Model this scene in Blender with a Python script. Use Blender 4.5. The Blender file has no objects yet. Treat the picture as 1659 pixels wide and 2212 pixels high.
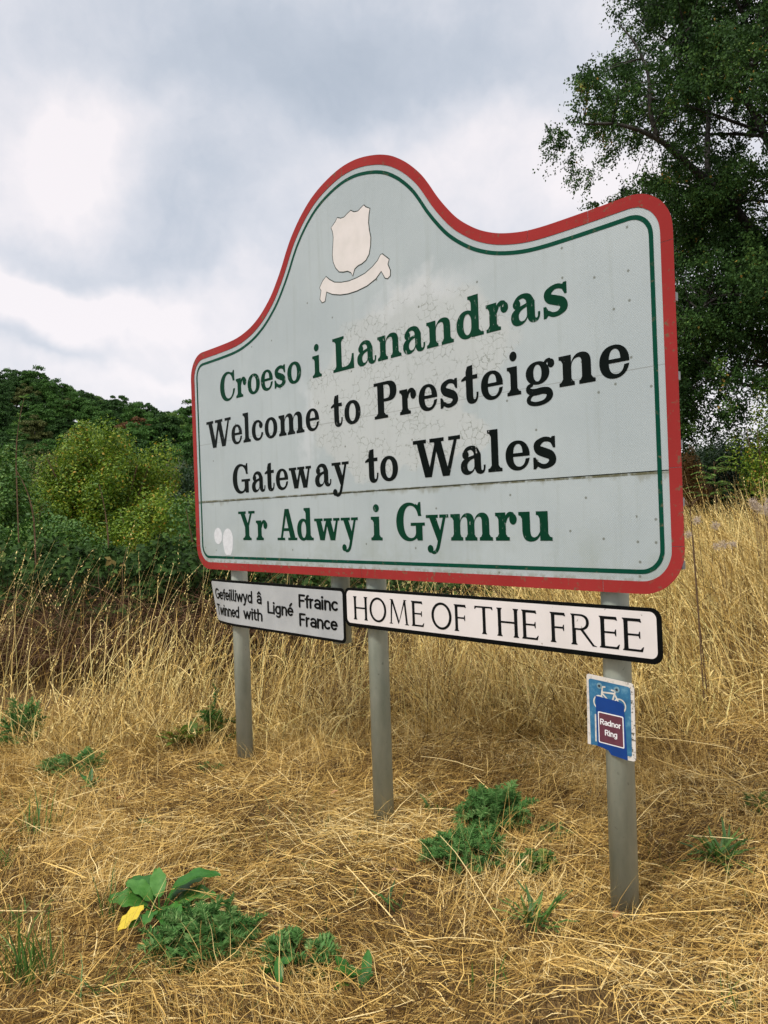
import bpy, math, random
import numpy as np
from mathutils import Vector, Matrix
from mathutils.geometry import delaunay_2d_cdt

# ------------------------------------------------------------------ camera, sky, sun, exposure
S = bpy.context.scene
COL = S.collection
CAMZ = 1.70
ROLL = 0.033
F = 1600.0 / 1659.0                      # focal length in picture widths
cam_d = bpy.data.cameras.new('camera')
cam_d.sensor_fit = 'HORIZONTAL'
cam_d.sensor_width = 36.0
cam_d.lens = 36.0 * F
cam_d.clip_start = 0.05
cam_d.clip_end = 6000
cam = bpy.data.objects.new('camera', cam_d)
COL.objects.link(cam)
cam.matrix_world = Matrix.Translation((0, 0, CAMZ)) @ Matrix.Rotation(math.radians(90), 4, 'X') @ Matrix.Rotation(-ROLL, 4, 'Z')
S.camera = cam

S.view_settings.view_transform = 'Standard'
S.view_settings.look = 'None'
S.view_settings.exposure = 0.82
S.view_settings.gamma = 1.0
S.cycles.max_bounces = 8
S.cycles.diffuse_bounces = 1
S.cycles.transparent_max_bounces = 8

SUN_EL, SUN_AZ = math.radians(52), math.radians(-140)     # azimuth from +Y towards +X: left, behind the camera
sun_dir = Vector((math.sin(SUN_AZ) * math.cos(SUN_EL), math.cos(SUN_AZ) * math.cos(SUN_EL), math.sin(SUN_EL)))
sd = bpy.data.lights.new('sun', 'SUN')
sd.energy = 1.5
sd.angle = math.radians(10)
sd.color = (1.0, 0.95, 0.87)
sun = bpy.data.objects.new('sun', sd)
COL.objects.link(sun)
sun.rotation_euler = (-sun_dir).to_track_quat('-Z', 'Y').to_euler()


def dir_of(px, py):
    """world direction of a sight line (picture units of 1659 x 2212)"""
    dx, dy = (px - 829.5) / 1600.0, (py - 1106.0) / 1600.0
    c, s = math.cos(ROLL), math.sin(ROLL)
    x, y = c * dx - s * dy, s * dx + c * dy
    return Vector((x, 1.0, -y))


def at(px, py, Y):
    d = dir_of(px, py)
    return Vector((d.x * Y, Y, CAMZ + d.z * Y))


def on_ground(px, py, z=0.0):
    d = dir_of(px, py)
    t = (z - CAMZ) / d.z
    return Vector((d.x * t, t, z))


world = bpy.data.worlds.new('World')
S.world = world
world.use_nodes = True
wt = world.node_tree
wt.nodes.clear()


class NT:
    """small node-graph writer"""
    def __init__(s, tree):
        s.t = tree

    def n(s, typ, **kw):
        nd = s.t.nodes.new(typ)
        for k, v in kw.items():
            setattr(nd, k, v)
        return nd

    def link(s, a, b):
        s.t.links.new(a, b)

    def put(s, sock, v):
        if hasattr(v, 'is_output'):
            s.link(v, sock)
        else:
            sock.default_value = v

    def math(s, op, a, b=0.0, c=0.0, clamp=False):
        nd = s.n('ShaderNodeMath', operation=op, use_clamp=clamp)
        for i, v in enumerate((a, b, c)):
            s.put(nd.inputs[i], v)
        return nd.outputs[0]

    def vmath(s, op, a, b=(0, 0, 0)):
        nd = s.n('ShaderNodeVectorMath', operation=op)
        s.put(nd.inputs[0], a)
        s.put(nd.inputs[1], b)
        return nd.outputs['Value'] if op in ('LENGTH', 'DOT_PRODUCT', 'DISTANCE') else nd.outputs[0]

    def mix(s, f, a, b, blend='MIX'):
        nd = s.n('ShaderNodeMix', data_type='RGBA', blend_type=blend)
        s.put(nd.inputs[0], f)
        s.put(nd.inputs[6], a if hasattr(a, 'is_output') else (*a, 1)[:4])
        s.put(nd.inputs[7], b if hasattr(b, 'is_output') else (*b, 1)[:4])
        return nd.outputs[2]

    def noise(s, vec, scale, detail=4, rough=0.5, out='Fac', dist=0.0):
        nd = s.n('ShaderNodeTexNoise')
        if vec is not None:
            s.link(vec, nd.inputs['Vector'])
        nd.inputs['Scale'].default_value = scale
        nd.inputs['Detail'].default_value = detail
        nd.inputs['Roughness'].default_value = rough
        nd.inputs['Distortion'].default_value = dist
        return nd.outputs[out]

    def ramp(s, f, stops, interp='LINEAR'):
        nd = s.n('ShaderNodeValToRGB')
        nd.color_ramp.interpolation = interp
        els = nd.color_ramp.elements
        while len(els) < len(stops):
            els.new(0.5)
        for e, (p, c) in zip(els, stops):
            e.position = p
            e.color = (*c, 1) if len(c) == 3 else c
        s.put(nd.inputs[0], f)
        return nd.outputs[0]

    def smooth(s, v, lo, hi):
        nd = s.n('ShaderNodeMapRange', interpolation_type='SMOOTHSTEP')
        s.put(nd.inputs[0], v)
        nd.inputs[1].default_value = lo
        nd.inputs[2].default_value = hi
        return nd.outputs[0]


def build_sky():
    g = NT(wt)
    sky = g.n('ShaderNodeTexSky', sky_type='NISHITA', sun_disc=False)
    sky.sun_elevation = SUN_EL
    sky.sun_rotation = SUN_AZ
    tc = g.n('ShaderNodeTexCoord')
    d = tc.outputs['Generated']
    sep = g.n('ShaderNodeSeparateXYZ')
    g.link(d, sep.inputs[0])
    # cloud-deck coordinates: the deck is a plane far above, so clouds flatten towards the horizon
    zz = g.math('ADD', g.math('MAXIMUM', sep.outputs[2], 0.0), 0.16)
    comb = g.n('ShaderNodeCombineXYZ')
    g.link(g.math('DIVIDE', sep.outputs[0], zz), comb.inputs[0])
    g.link(g.math('DIVIDE', sep.outputs[1], zz), comb.inputs[1])
    deck = comb.outputs[0]
    warp = g.vmath('SCALE', g.vmath('SUBTRACT', g.noise(d, 4.0, 5, 0.55, 'Color'), (0.5, 0.5, 0.5)))
    warp.node.inputs['Scale'].default_value = 0.26
    wd = g.vmath('ADD', d, warp)
    n1 = g.noise(deck, 1.1, 6, 0.55)
    n2 = g.noise(d, 6.0, 6, 0.6)
    t = g.math('ADD', g.math('MULTIPLY', n1, 0.34), g.math('MULTIPLY', n2, 0.52))
    t = g.math('ADD', t, g.math('MULTIPLY', g.noise(wd, 15.0, 5, 0.6), 0.34))
    t = g.math('ADD', t, 0.13)
    # banks of brighter and darker cloud: (picture x, y, half-width, half-height, strength)
    banks = [(150, 290, 190, 75, .34), (90, 270, 90, 60, .10), (40, 420, 120, 140, .30), (330, 640, 240, 55, .42), (60, 640, 150, 60, .45),
             (60, 740, 260, 30, -.10), (300, 760, 220, 40, .12), (900, 330, 200, 90, .22), (1330, 385, 230, 60, .35),
             (650, 190, 270, 110, -.46), (960, 110, 260, 110, -.36), (330, 60, 300, 90, -.12), (110, 535, 230, 50, -.36),
             (460, 430, 190, 80, -.30), (560, 560, 170, 90, -.22), (1160, 300, 130, 60, .10), (150, 760, 200, 22, -.28),
             (420, 800, 260, 50, .20), (1100, 30, 200, 70, -.12), (250, 180, 150, 60, -.15), (1600, 930, 130, 60, .25)]
    for (px, py, rx, ry, a) in banks:
        v = dir_of(px, py)
        s = v.length
        v = v / s
        nd = g.vmath('SUBTRACT', wd, tuple(v))
        nd = g.vmath('MULTIPLY', nd, (1600 / rx * s, 1600 / max(rx, ry) * s, 1600 / ry * s))
        e = g.math('EXPONENT', g.math('MULTIPLY', g.vmath('DOT_PRODUCT', nd, nd), -0.8))
        t = g.math('MULTIPLY_ADD', e, a, t)
    t = g.math('MINIMUM', g.math('MAXIMUM', t, 0.0), 1.25)
    cloud = g.ramp(t, [(0.0, (2.6, 2.95, 3.45)), (0.35, (3.3, 3.58, 4.05)), (0.62, (4.2, 4.3, 4.65)), (1.0, (5.6, 5.3, 5.4))])
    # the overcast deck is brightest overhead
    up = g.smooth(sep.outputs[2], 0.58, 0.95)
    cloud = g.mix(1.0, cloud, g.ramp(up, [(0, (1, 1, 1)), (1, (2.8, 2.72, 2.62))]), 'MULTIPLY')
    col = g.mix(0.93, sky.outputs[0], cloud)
    bg = g.n('ShaderNodeBackground')
    bg.inputs['Strength'].default_value = 0.1
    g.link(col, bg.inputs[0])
    out = g.n('ShaderNodeOutputWorld')
    g.link(bg.outputs[0], out.inputs[0])


build_sky()
random.seed(7)
R = np.random.default_rng(11)


# ------------------------------------------------------------------ helpers
def tag(o, label=None, cat=None, group=None, kind=None):
    if label: o['label'] = label
    if cat: o['category'] = cat
    if group: o['group'] = group
    if kind: o['kind'] = kind
    return o


def thing(name, label, cat, loc=(0, 0, 0), group=None, matrix=None):
    o = bpy.data.objects.new(name, None)
    o.empty_display_size = 0.2
    COL.objects.link(o)
    if matrix is not None:
        o.matrix_world = matrix
    else:
        o.location = loc
    return tag(o, label, cat, group)


def mesh_obj(name, verts, faces, m, parent=None, rnd=None, smooth=False, tl=None):
    """one mesh object from numpy arrays; faces is an (n,k) array or a list of index lists"""
    me = bpy.data.meshes.new(name)
    verts = np.asarray(verts, np.float32).reshape(-1, 3)
    if isinstance(faces, np.ndarray):
        nf, k = faces.shape
        me.vertices.add(len(verts))
        me.vertices.foreach_set('co', verts.ravel())
        me.loops.add(nf * k)
        me.loops.foreach_set('vertex_index', faces.astype(np.int32).ravel())
        me.polygons.add(nf)
        me.polygons.foreach_set('loop_start', np.arange(0, nf * k, k, dtype=np.int32))
        me.update(calc_edges=True)
    else:
        me.from_pydata([tuple(v) for v in verts.tolist()], [], faces)
        me.update()
    if rnd is not None:
        a = me.attributes.new('rnd', 'FLOAT', 'POINT')
        a.data.foreach_set('value', np.asarray(rnd, np.float32).ravel())
    if tl is not None:
        a = me.attributes.new('along', 'FLOAT', 'POINT')
        a.data.foreach_set('value', np.asarray(tl, np.float32).ravel())
    me.polygons.foreach_set('use_smooth', np.full(len(me.polygons), bool(smooth)))
    me.materials.append(m)
    o = bpy.data.objects.new(name, me)
    COL.objects.link(o)
    if parent is not None:
        o.parent = parent
    return o


class Geo:
    """collects faces of several shapes into one mesh"""
    def __init__(s):
        s.v, s.f, s.r, s.n = [], [], [], 0

    def add(s, v, f, r=None):
        v = np.asarray(v, float).reshape(-1, 3)
        s.v.append(v)
        s.f.extend([[i + s.n for i in q] for q in (f.tolist() if isinstance(f, np.ndarray) else f)])
        s.r.append(np.full(len(v), 0.5) if r is None else np.broadcast_to(np.asarray(r, float), (len(v),)))
        s.n += len(v)

    def box(s, x0, y0, z0, x1, y1, z1):
        v = [(x, y, z) for x in (x0, x1) for y in (y0, y1) for z in (z0, z1)]
        s.add(v, [[0, 1, 3, 2], [4, 6, 7, 5], [0, 4, 5, 1], [2, 3, 7, 6], [0, 2, 6, 4], [1, 5, 7, 3]])

    def tube(s, pts, rad, sides=8, cap=True, r=None):
        pts = [Vector(p) for p in pts]
        if not hasattr(rad, '__len__'):
            rad = [rad] * len(pts)
        v = []
        prev = None
        for i, p in enumerate(pts):
            t = (pts[min(i + 1, len(pts) - 1)] - pts[max(i - 1, 0)]).normalized()
            if prev is None:
                a = t.orthogonal().normalized()
            else:
                a = (prev - t * prev.dot(t))
                a = a.normalized() if a.length > 1e-6 else t.orthogonal().normalized()
            prev = a
            b = t.cross(a)
            for k in range(sides):
                w = 2 * math.pi * k / sides
                v.append(p + (a * math.cos(w) + b * math.sin(w)) * rad[i])
        f = []
        for i in range(len(pts) - 1):
            for k in range(sides):
                k2 = (k + 1) % sides
                f.append([i * sides + k, i * sides + k2, (i + 1) * sides + k2, (i + 1) * sides + k])
        if cap:
            f.append(list(range(sides))[::-1])
            f.append([(len(pts) - 1) * sides + k for k in range(sides)])
        s.add(v, f, r)

    def build(s, name, m, parent=None, smooth=False, rnd=False):
        return mesh_obj(name, np.concatenate(s.v), s.f, m, parent, rnd=np.concatenate(s.r) if rnd else None, smooth=smooth)


def mat(name):
    m = bpy.data.materials.new(name)
    m.use_nodes = True
    g = NT(m.node_tree)
    b = m.node_tree.nodes['Principled BSDF']
    return m, g, b


def mat_plain(name, col, rough=0.5, spec=0.5, metal=0.0, var=0.0, scale=20.0, col2=None):
    m, g, b = mat(name)
    b.inputs['Roughness'].default_value = rough
    b.inputs['Specular IOR Level'].default_value = spec
    b.inputs['Metallic'].default_value = metal
    if var or col2:
        tc = g.n('ShaderNodeTexCoord').outputs['Object']
        f = g.noise(tc, scale, 5, 0.6)
        c2 = col2 or tuple(c * (1 - var) for c in col)
        g.link(g.mix(g.smooth(f, 0.35, 0.65), col, c2), b.inputs['Base Color'])
    else:
        b.inputs['Base Color'].default_value = (*col, 1)
    return m


def mat_leaf(name, stops, trans=0.25, rough=0.55, spec=0.25, patch=None):
    """foliage or straw: every leaf or blade has its own hue through the 'rnd' attribute"""
    m, g, b = mat(name)
    at_ = g.n('ShaderNodeAttribute', attribute_name='rnd')
    f = at_.outputs['Fac']
    if patch:
        geo = g.n('ShaderNodeNewGeometry')
        f = g.math('ADD', f, g.math('MULTIPLY', g.math('SUBTRACT', g.noise(geo.outputs['Position'], patch[0], 3), 0.5), patch[1]), clamp=True)
    c = g.ramp(f, stops)
    g.link(c, b.inputs['Base Color'])
    b.inputs['Roughness'].default_value = rough
    b.inputs['Specular IOR Level'].default_value = spec
    tr = g.n('ShaderNodeBsdfTranslucent')
    g.link(c, tr.inputs[0])
    mx = g.n('ShaderNodeMixShader')
    mx.inputs[0].default_value = trans
    g.link(b.outputs[0], mx.inputs[1])
    g.link(tr.outputs[0], mx.inputs[2])
    g.link(mx.outputs[0], m.node_tree.nodes['Material Output'].inputs[0])
    return m


def unit(a):
    return a / np.maximum(np.linalg.norm(a, axis=-1, keepdims=True), 1e-9)


def blades(base, az, tilt, bend, length, width, nseg, rnd, twist=None, taper=1.0, kink=0.0, flat0=0.5):
    """grass blades as ribbons: (verts, faces, rnd per vertex, 0..1 along each blade)"""
    N = len(base)
    t = np.linspace(0, 1, nseg + 1)
    ang = tilt[:, None] + bend[:, None] * t[None, :] + kink * R.normal(0, 1, (N, nseg + 1)).cumsum(1)
    ds = length[:, None] / nseg
    hor = np.concatenate([np.zeros((N, 1)), np.cumsum(np.sin(ang[:, :-1]) * ds, 1)], 1)
    ver = np.concatenate([np.zeros((N, 1)), np.cumsum(np.cos(ang[:, :-1]) * ds, 1)], 1)
    azs = az[:, None] + (kink * 1.5) * R.normal(0, 1, (N, nseg + 1)).cumsum(1)
    P = np.empty((N, nseg + 1, 3))
    P[..., 0] = base[:, None, 0] + np.cos(azs) * hor
    P[..., 1] = base[:, None, 1] + np.sin(azs) * hor
    P[..., 2] = base[:, None, 2] + ver
    tw = R.uniform(0, np.pi, N) if twist is None else twist
    side = np.stack([-np.sin(az) * np.cos(tw), np.cos(az) * np.cos(tw), np.sin(tw)], -1)
    w = width[:, None] * (1 - taper * t[None, :] ** 1.6) * (flat0 + (1 - flat0) * np.minimum(t[None, :] * 4, 1))
    off = side[:, None, :] * w[..., None] * 0.5
    V = np.stack([P - off, P + off], 2).reshape(-1, 3)
    i = (np.arange(N) * (nseg + 1) * 2)[:, None] + (np.arange(nseg) * 2)[None, :]
    Fq = np.stack([i, i + 1, i + 3, i + 2], -1).reshape(-1, 4)
    rr = np.repeat(rnd, (nseg + 1) * 2)
    tt = np.tile(np.repeat(t, 2), N)
    return V, Fq, rr, tt, P


def leaves(pos, d, nrm, ln, wd, rnd, fold=0.0):
    """leaf-shaped quads: base, left, tip, right"""
    d = unit(d)
    s = unit(np.cross(d, nrm))
    up = np.cross(s, d)
    N = len(pos)
    V = np.empty((N, 4, 3))
    V[:, 0] = pos
    mid = pos + d * (ln * 0.42)[:, None] + up * (ln * fold)[:, None]
    V[:, 1] = mid - s * (wd * 0.5)[:, None]
    V[:, 3] = mid + s * (wd * 0.5)[:, None]
    V[:, 2] = pos + d * ln[:, None]
    Fq = np.arange(N * 4).reshape(N, 4)
    return V.reshape(-1, 3), Fq, np.repeat(rnd, 4)


def join(parts):
    V, Fq, rr, n = [], [], [], 0
    for p in parts:
        V.append(p[0]); Fq.append(p[1] + n); rr.append(p[2])
        n += len(p[0])
    return np.concatenate(V), np.concatenate(Fq), np.concatenate(rr)


# ------------------------------------------------------------------ materials of the ground cover
STRAW = [(0.0, (.045, .022, .007)), (.24, (.20, .112, .028)), (.48, (.52, .325, .088)), (.76, (.76, .525, .165)), (1.0, (.84, .66, .31))]
M_straw = mat_leaf('dry_straw', STRAW, 0.12, 0.6, 0.2, patch=(1.7, .45))
M_tall = mat_leaf('dry_tall_grass', [(0.0, (.045, .026, .009)), (.25, (.25, .148, .038)), (.55, (.64, .435, .125)), (.85, (.86, .67, .29)), (1, (.46, .44, .14))], 0.08, 0.6, 0.2, patch=(.9, .3))
M_ggrass = mat_leaf('green_grass', [(0, (.036, .095, .018)), (.6, (.090, .200, .036)), (1, (.25, .32, .08))], 0.3, 0.45, 0.35)
M_thistle = mat_leaf('blue_green_leaf', [(0, (.050, .135, .030)), (.6, (.120, .270, .072)), (1, (.30, .44, .16))], 0.35, 0.55, 0.15)
M_dock = mat_leaf('dock_leaf', [(0, (.014, .075, .010)), (.5, (.034, .145, .016)), (1, (.085, .23, .04))], 0.22, 0.42, 0.3, patch=(45, .8))
M_dead = mat_leaf('dead_leaf', [(0, (.30, .12, .045)), (.5, (.45, .22, .10)), (1, (.55, .36, .20))], 0.2, 0.6, 0.2)
M_yellow = mat_leaf('yellow_leaf', [(0, (.60, .42, .03)), (1, (.72, .58, .06))], 0.25, 0.45, 0.3)
M_lime = mat_leaf('lime_leaf', [(0, (.07, .13, .02)), (1, (.21, .30, .04))], 0.3, 0.5, 0.3)
M_fluff = mat_leaf('thistle_down', [(0, (.42, .34, .26)), (1, (.70, .60, .50))], 0.4, 0.8, 0.1)
M_stalk = mat_plain('dead_stalk', (.16, .10, .055), 0.8, 0.2, var=.4, scale=60)
M_birch = mat_leaf('birch_leaf', [(0, (.017, .044, .012)), (.5, (.038, .088, .020)), (.85, (.085, .165, .036)), (.985, (.14, .23, .045)), (1, (.36, .22, .05))], 0.25, 0.55, 0.12, patch=(.5, .3))
M_bark = mat_plain('birch_bark', (.075, .070, .062), 0.85, 0.2, var=.7, scale=9)
M_bramble = mat_leaf('bramble_leaf', [(0, (.012, .028, .007)), (.6, (.034, .074, .015)), (.9, (.085, .155, .036)), (1, (.20, .11, .04))], 0.2, 0.6, 0.08, patch=(1.2, .3))
M_cane = mat_leaf('bramble_cane', [(0, (.050, .028, .018)), (.6, (.13, .070, .035)), (1, (.24, .15, .08))], 0.0, 0.8, 0.2)
M_hazel = mat_leaf('hazel_leaf', [(0, (.036, .090, .008)), (.45, (.110, .200, .014)), (.8, (.24, .33, .026)), (.95, (.38, .35, .035)), (1, (.48, .28, .04))], 0.3, 0.5, 0.3, patch=(.9, .5))
M_midgreen = mat_leaf('shrub_leaf', [(0, (.030, .085, .014)), (.6, (.072, .165, .026)), (1, (.18, .28, .05))], 0.25, 0.5, 0.3, patch=(.8, .4))
M_darkgreen = mat_leaf('dark_shrub_leaf', [(0, (.010, .030, .012)), (.7, (.026, .062, .020)), (1, (.07, .11, .035))], 0.2, 0.5, 0.3, patch=(.7, .4))
M_orange = mat_leaf('rusty_leaf', [(0, (.075, .040, .012)), (.6, (.17, .085, .022)), (1, (.25, .16, .04))], 0.25, 0.6, 0.2)
M_ash = mat_leaf('ash_leaf', [(0, (.07, .16, .028)), (1, (.19, .32, .07))], 0.35, 0.5, 0.3)
M_greyy = mat_leaf('grey_green_leaf', [(0, (.075, .085, .028)), (1, (.19, .19, .065))], 0.25, 0.6, 0.2)


def wood_mat(name, a, b_, c):
    return mat_leaf(name, [(0, a), (.6, b_), (1, c)], 0.15, 0.6, 0.15, patch=(.25, .4))


M_wood = {
    'dark': wood_mat('wood_dark', (.012, .038, .008), (.028, .074, .013), (.060, .130, .024)),
    'mid': wood_mat('wood_mid', (.020, .062, .010), (.045, .115, .017), (.090, .18, .032)),
    'pale': wood_mat('wood_pale', (.055, .115, .020), (.10, .185, .036), (.16, .25, .055)),
    'brown': wood_mat('wood_brown', (.045, .060, .014), (.085, .100, .026), (.12, .128, .036)),
    'rust': wood_mat('wood_rust', (.070, .032, .012), (.115, .052, .018), (.15, .080, .026))}

# ------------------------------------------------------------------ ground
GX0, GX1, GY0, GY1, GS = -9.0, 11.0, -1.0, 19.0, 0.04
gx = np.arange(GX0, GX1 + GS, GS)
gy = np.arange(GY0, GY1 + GS, GS)
HX, HY = np.meshgrid(gx, gy)


def sstep(v, lo, hi):
    t = np.clip((v - lo) / (hi - lo), 0, 1)
    return t * t * (3 - 2 * t)


Hm = 0.028 * np.sin(HX * 1.3 + .6) * np.sin(HY * 1.1) - 0.022 * (HY - 3.1) * sstep(HY, -10, 30) - .035
Hm += 0.72 * sstep(HX, 0.6, 5.0) * sstep(HY, 4.6, 8.0) + 0.06 * sstep(HY, 5, 9) - .25 * sstep(HY, 9.5, 14)
for _ in range(900):                       # tussocks
    cx, cy = R.uniform(GX0, GX1), R.uniform(0.5, 8.5)
    r, hgt = R.uniform(.07, .24), R.uniform(.015, .06)
    i0, i1 = int((cy - 3 * r - GY0) / GS), int((cy + 3 * r - GY0) / GS) + 1
    j0, j1 = int((cx - 3 * r - GX0) / GS), int((cx + 3 * r - GX0) / GS) + 1
    i0, j0 = max(i0, 0), max(j0, 0)
    sx, sy = HX[i0:i1, j0:j1], HY[i0:i1, j0:j1]
    Hm[i0:i1, j0:j1] += hgt * np.exp(-((sx - cx) ** 2 + (sy - cy) ** 2) / (r * r))


def H(x, y):
    fx = np.clip((np.asarray(x, float) - GX0) / GS, 0, len(gx) - 1.001)
    fy = np.clip((np.asarray(y, float) - GY0) / GS, 0, len(gy) - 1.001)
    i, j = fy.astype(int), fx.astype(int)
    a, b = fy - i, fx - j
    return Hm[i, j] * (1 - a) * (1 - b) + Hm[i + 1, j] * a * (1 - b) + Hm[i, j + 1] * (1 - a) * b + Hm[i + 1, j + 1] * a * b


def grid_mesh(name, xs, ys, zf, m, kind='structure', smooth=True):
    X, Y = np.meshgrid(xs, ys)
    V = np.stack([X, Y, zf(X, Y)], -1).reshape(-1, 3)
    nx, ny = len(xs), len(ys)
    i = (np.arange(ny - 1) * nx)[:, None] + np.arange(nx - 1)[None, :]
    Fq = np.stack([i, i + 1, i + nx + 1, i + nx], -1).reshape(-1, 4)
    o = mesh_obj(name, V, Fq, m, smooth=smooth)
    return tag(o, kind=kind)


def build_ground():
    m, g, b = mat('thatch_and_field')
    tc = g.n('ShaderNodeTexCoord').outputs['Object']
    n = g.noise(g.vmath('MULTIPLY', tc, (1, .45, 1)), 60, 6, .8, dist=1.5)
    near = g.ramp(n, [(.36, (.020, .012, .006)), (.52, (.10, .062, .024)), (.66, (.30, .19, .07))])
    far = g.ramp(g.noise(tc, .05, 5, .6), [(.3, (.30, .22, .09)), (.6, (.16, .17, .05)), (.8, (.36, .27, .12))])
    sep = g.n('ShaderNodeSeparateXYZ')
    g.link(tc, sep.inputs[0])
    c = g.mix(g.smooth(sep.outputs[1], 16, 24), near, far)
    g.link(c, b.inputs['Base Color'])
    b.inputs['Roughness'].default_value = 0.9
    b.inputs['Specular IOR Level'].default_value = 0.1
    xs = np.concatenate([np.linspace(-3000, -12, 40), np.arange(-9, 11.01, .08), np.linspace(14, 3000, 40)])
    ys = np.concatenate([np.linspace(-60, -1.5, 12), np.arange(-1, 19.01, .08), np.linspace(20, 90, 30), np.linspace(110, 4000, 40)])

    def zf(X, Y):
        z = H(X, Y)
        return z - 0.8 * sstep(Y, 19, 40) - 1.2 * sstep(Y, 40, 80)
    grid_mesh('ground', xs, ys, zf, m)


build_ground()


def hill_h(x, y):
    top = np.clip(17.5 - .175 * x, 6, 42) + 2.2 * np.sin(x * .045 + 1) + 1.2 * np.sin(x * .11)
    return -2.5 + top * sstep(y, 78, 215) * (1 - .5 * sstep(y, 230, 500))


def build_hills():
    m, g, b = mat('woodland_floor')
    tc = g.n('ShaderNodeTexCoord').outputs['Object']
    g.link(g.ramp(g.noise(tc, .3, 6, .7), [(.3, (.010, .022, .008)), (.7, (.030, .060, .018))]), b.inputs['Base Color'])
    b.inputs['Roughness'].default_value = 1
    b.inputs['Specular IOR Level'].default_value = 0
    grid_mesh('hillside', np.linspace(-420, 160, 120), np.linspace(76, 520, 100), hill_h, m)
    # the far hill on the right: a wooded ridge, its canopy lumpy
    m2, g, b = mat('far_canopy_haze_tint')
    tc = g.n('ShaderNodeTexCoord').outputs['Object']
    g.link(g.ramp(g.noise(tc, .06, 7, .75), [(.3, (.012, .032, .022)), (.55, (.026, .058, .036)), (.75, (.050, .090, .045))]), b.inputs['Base Color'])  # slight blue mixed into the foliage colour stands in for distance haze
    b.inputs['Roughness'].default_value = 1
    b.inputs['Specular IOR Level'].default_value = 0
    xs, ys = np.arange(120, 900, 3.2), np.arange(700, 1150, 3.6)
    X, Y = np.meshgrid(xs, ys)
    bump = np.zeros_like(X)
    rr = np.random.default_rng(5)
    for _ in range(5200):
        cx, cy, r = rr.uniform(120, 900), rr.uniform(700, 1150), rr.uniform(5, 10)
        i0, i1 = max(int((cy - r - 700) / 3.6), 0), int((cy + r - 700) / 3.6) + 2
        j0, j1 = max(int((cx - r - 120) / 3.2), 0), int((cx + r - 120) / 3.2) + 2
        q = 1 - ((X[i0:i1, j0:j1] - cx) ** 2 + (Y[i0:i1, j0:j1] - cy) ** 2) / (r * r)
        bump[i0:i1, j0:j1] = np.maximum(bump[i0:i1, j0:j1], r * .8 * np.sqrt(np.clip(q, 0, 1)))
    prof = 58 * np.exp(-((X - 400) / 210) ** 2) + 14 * sstep(X, 500, 760)
    Z = -3 + prof * sstep(Y, 720, 930) * (1 - sstep(Y, 950, 1150)) + bump
    grid_mesh('far_hill', xs, ys, lambda a, b_: Z, m2)


build_hills()

# ------------------------------------------------------------------ the main sign
U = Vector((0.68243668, -0.73094471, 0.0)).normalized()
BACK = Vector((0.73094471, 0.68243668, 0.0)).normalized()      # from the face towards the hedge
SIGN_TILT = 0.0042
SZ = CAMZ - 0.0189
SIGN_MAT = Matrix.Translation((0, 4.0, 0)) @ Matrix(((U.x, BACK.x, 0, 0), (U.y, BACK.y, 0, 0), (0, 0, 1, 0), (0, 0, 0, 1)))


def bez(path, n=9):
    out = [path[0][:2]]
    for p in path[1:]:
        if len(p) == 2:
            out.append(p)
        else:
            x0, y0 = out[-1]
            for k in range(1, n + 1):
                t = k / n
                a, b, c, d = (1 - t) ** 3, 3 * t * (1 - t) ** 2, 3 * t * t * (1 - t), t ** 3
                out.append((a * x0 + b * p[0] + c * p[2] + d * p[4], a * y0 + b * p[1] + c * p[3] + d * p[5]))
    return out


def inside(poly, X, Y):
    p = np.asarray(poly)
    x0, y0 = p[:, 0], p[:, 1]
    x1, y1 = np.roll(x0, -1), np.roll(y0, -1)
    r = np.zeros(len(X), bool)
    for a, b, c, d in zip(x0, y0, x1, y1):
        if b == d:
            continue
        hit = ((b > Y) != (d > Y)) & (X < (c - a) * (Y - b) / (d - b) + a)
        r ^= hit
    return r


def fill(ops):
    """2-D union/difference of polygons: ops = [(+1|-1, polygon)] in painting order -> (verts, triangles)"""
    vs, es = [], []
    for s, poly in ops:
        n0 = len(vs)
        vs += [Vector((x, y)) for x, y in poly]
        es += [(n0 + i, n0 + (i + 1) % len(poly)) for i in range(len(poly))]
    r = delaunay_2d_cdt(vs, es, [], 0, 1e-5)
    V = np.array([(v.x, v.y) for v in r[0]])
    T = np.array([list(f) for f in r[2]])
    C = V[T].mean(1)
    keep = np.zeros(len(T), bool)
    for s, poly in ops:
        ins = inside(poly, C[:, 0], C[:, 1])
        keep[ins] = s > 0
    T = T[keep]
    a, b, c = V[T[:, 0]], V[T[:, 1]], V[T[:, 2]]
    flip = ((b[:, 0] - a[:, 0]) * (c[:, 1] - a[:, 1]) - (b[:, 1] - a[:, 1]) * (c[:, 0] - a[:, 0])) < 0
    T[flip] = T[flip][:, ::-1]
    use, inv = np.unique(T, return_inverse=True)
    return V[use], inv.reshape(T.shape)


def rect(x0, y0, x1, y1): return [(x0, y0), (x1, y0), (x1, y1), (x0, y1)]


def ell(cx, cy, rx, ry, n=40, p=2.0):
    o = []
    for k in range(n):
        a = 2 * math.pi * k / n
        c, s = math.cos(a), math.sin(a)
        o.append((cx + rx * math.copysign(abs(c) ** (2 / p), c), cy + ry * math.copysign(abs(s) ** (2 / p), s)))
    return o


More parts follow.
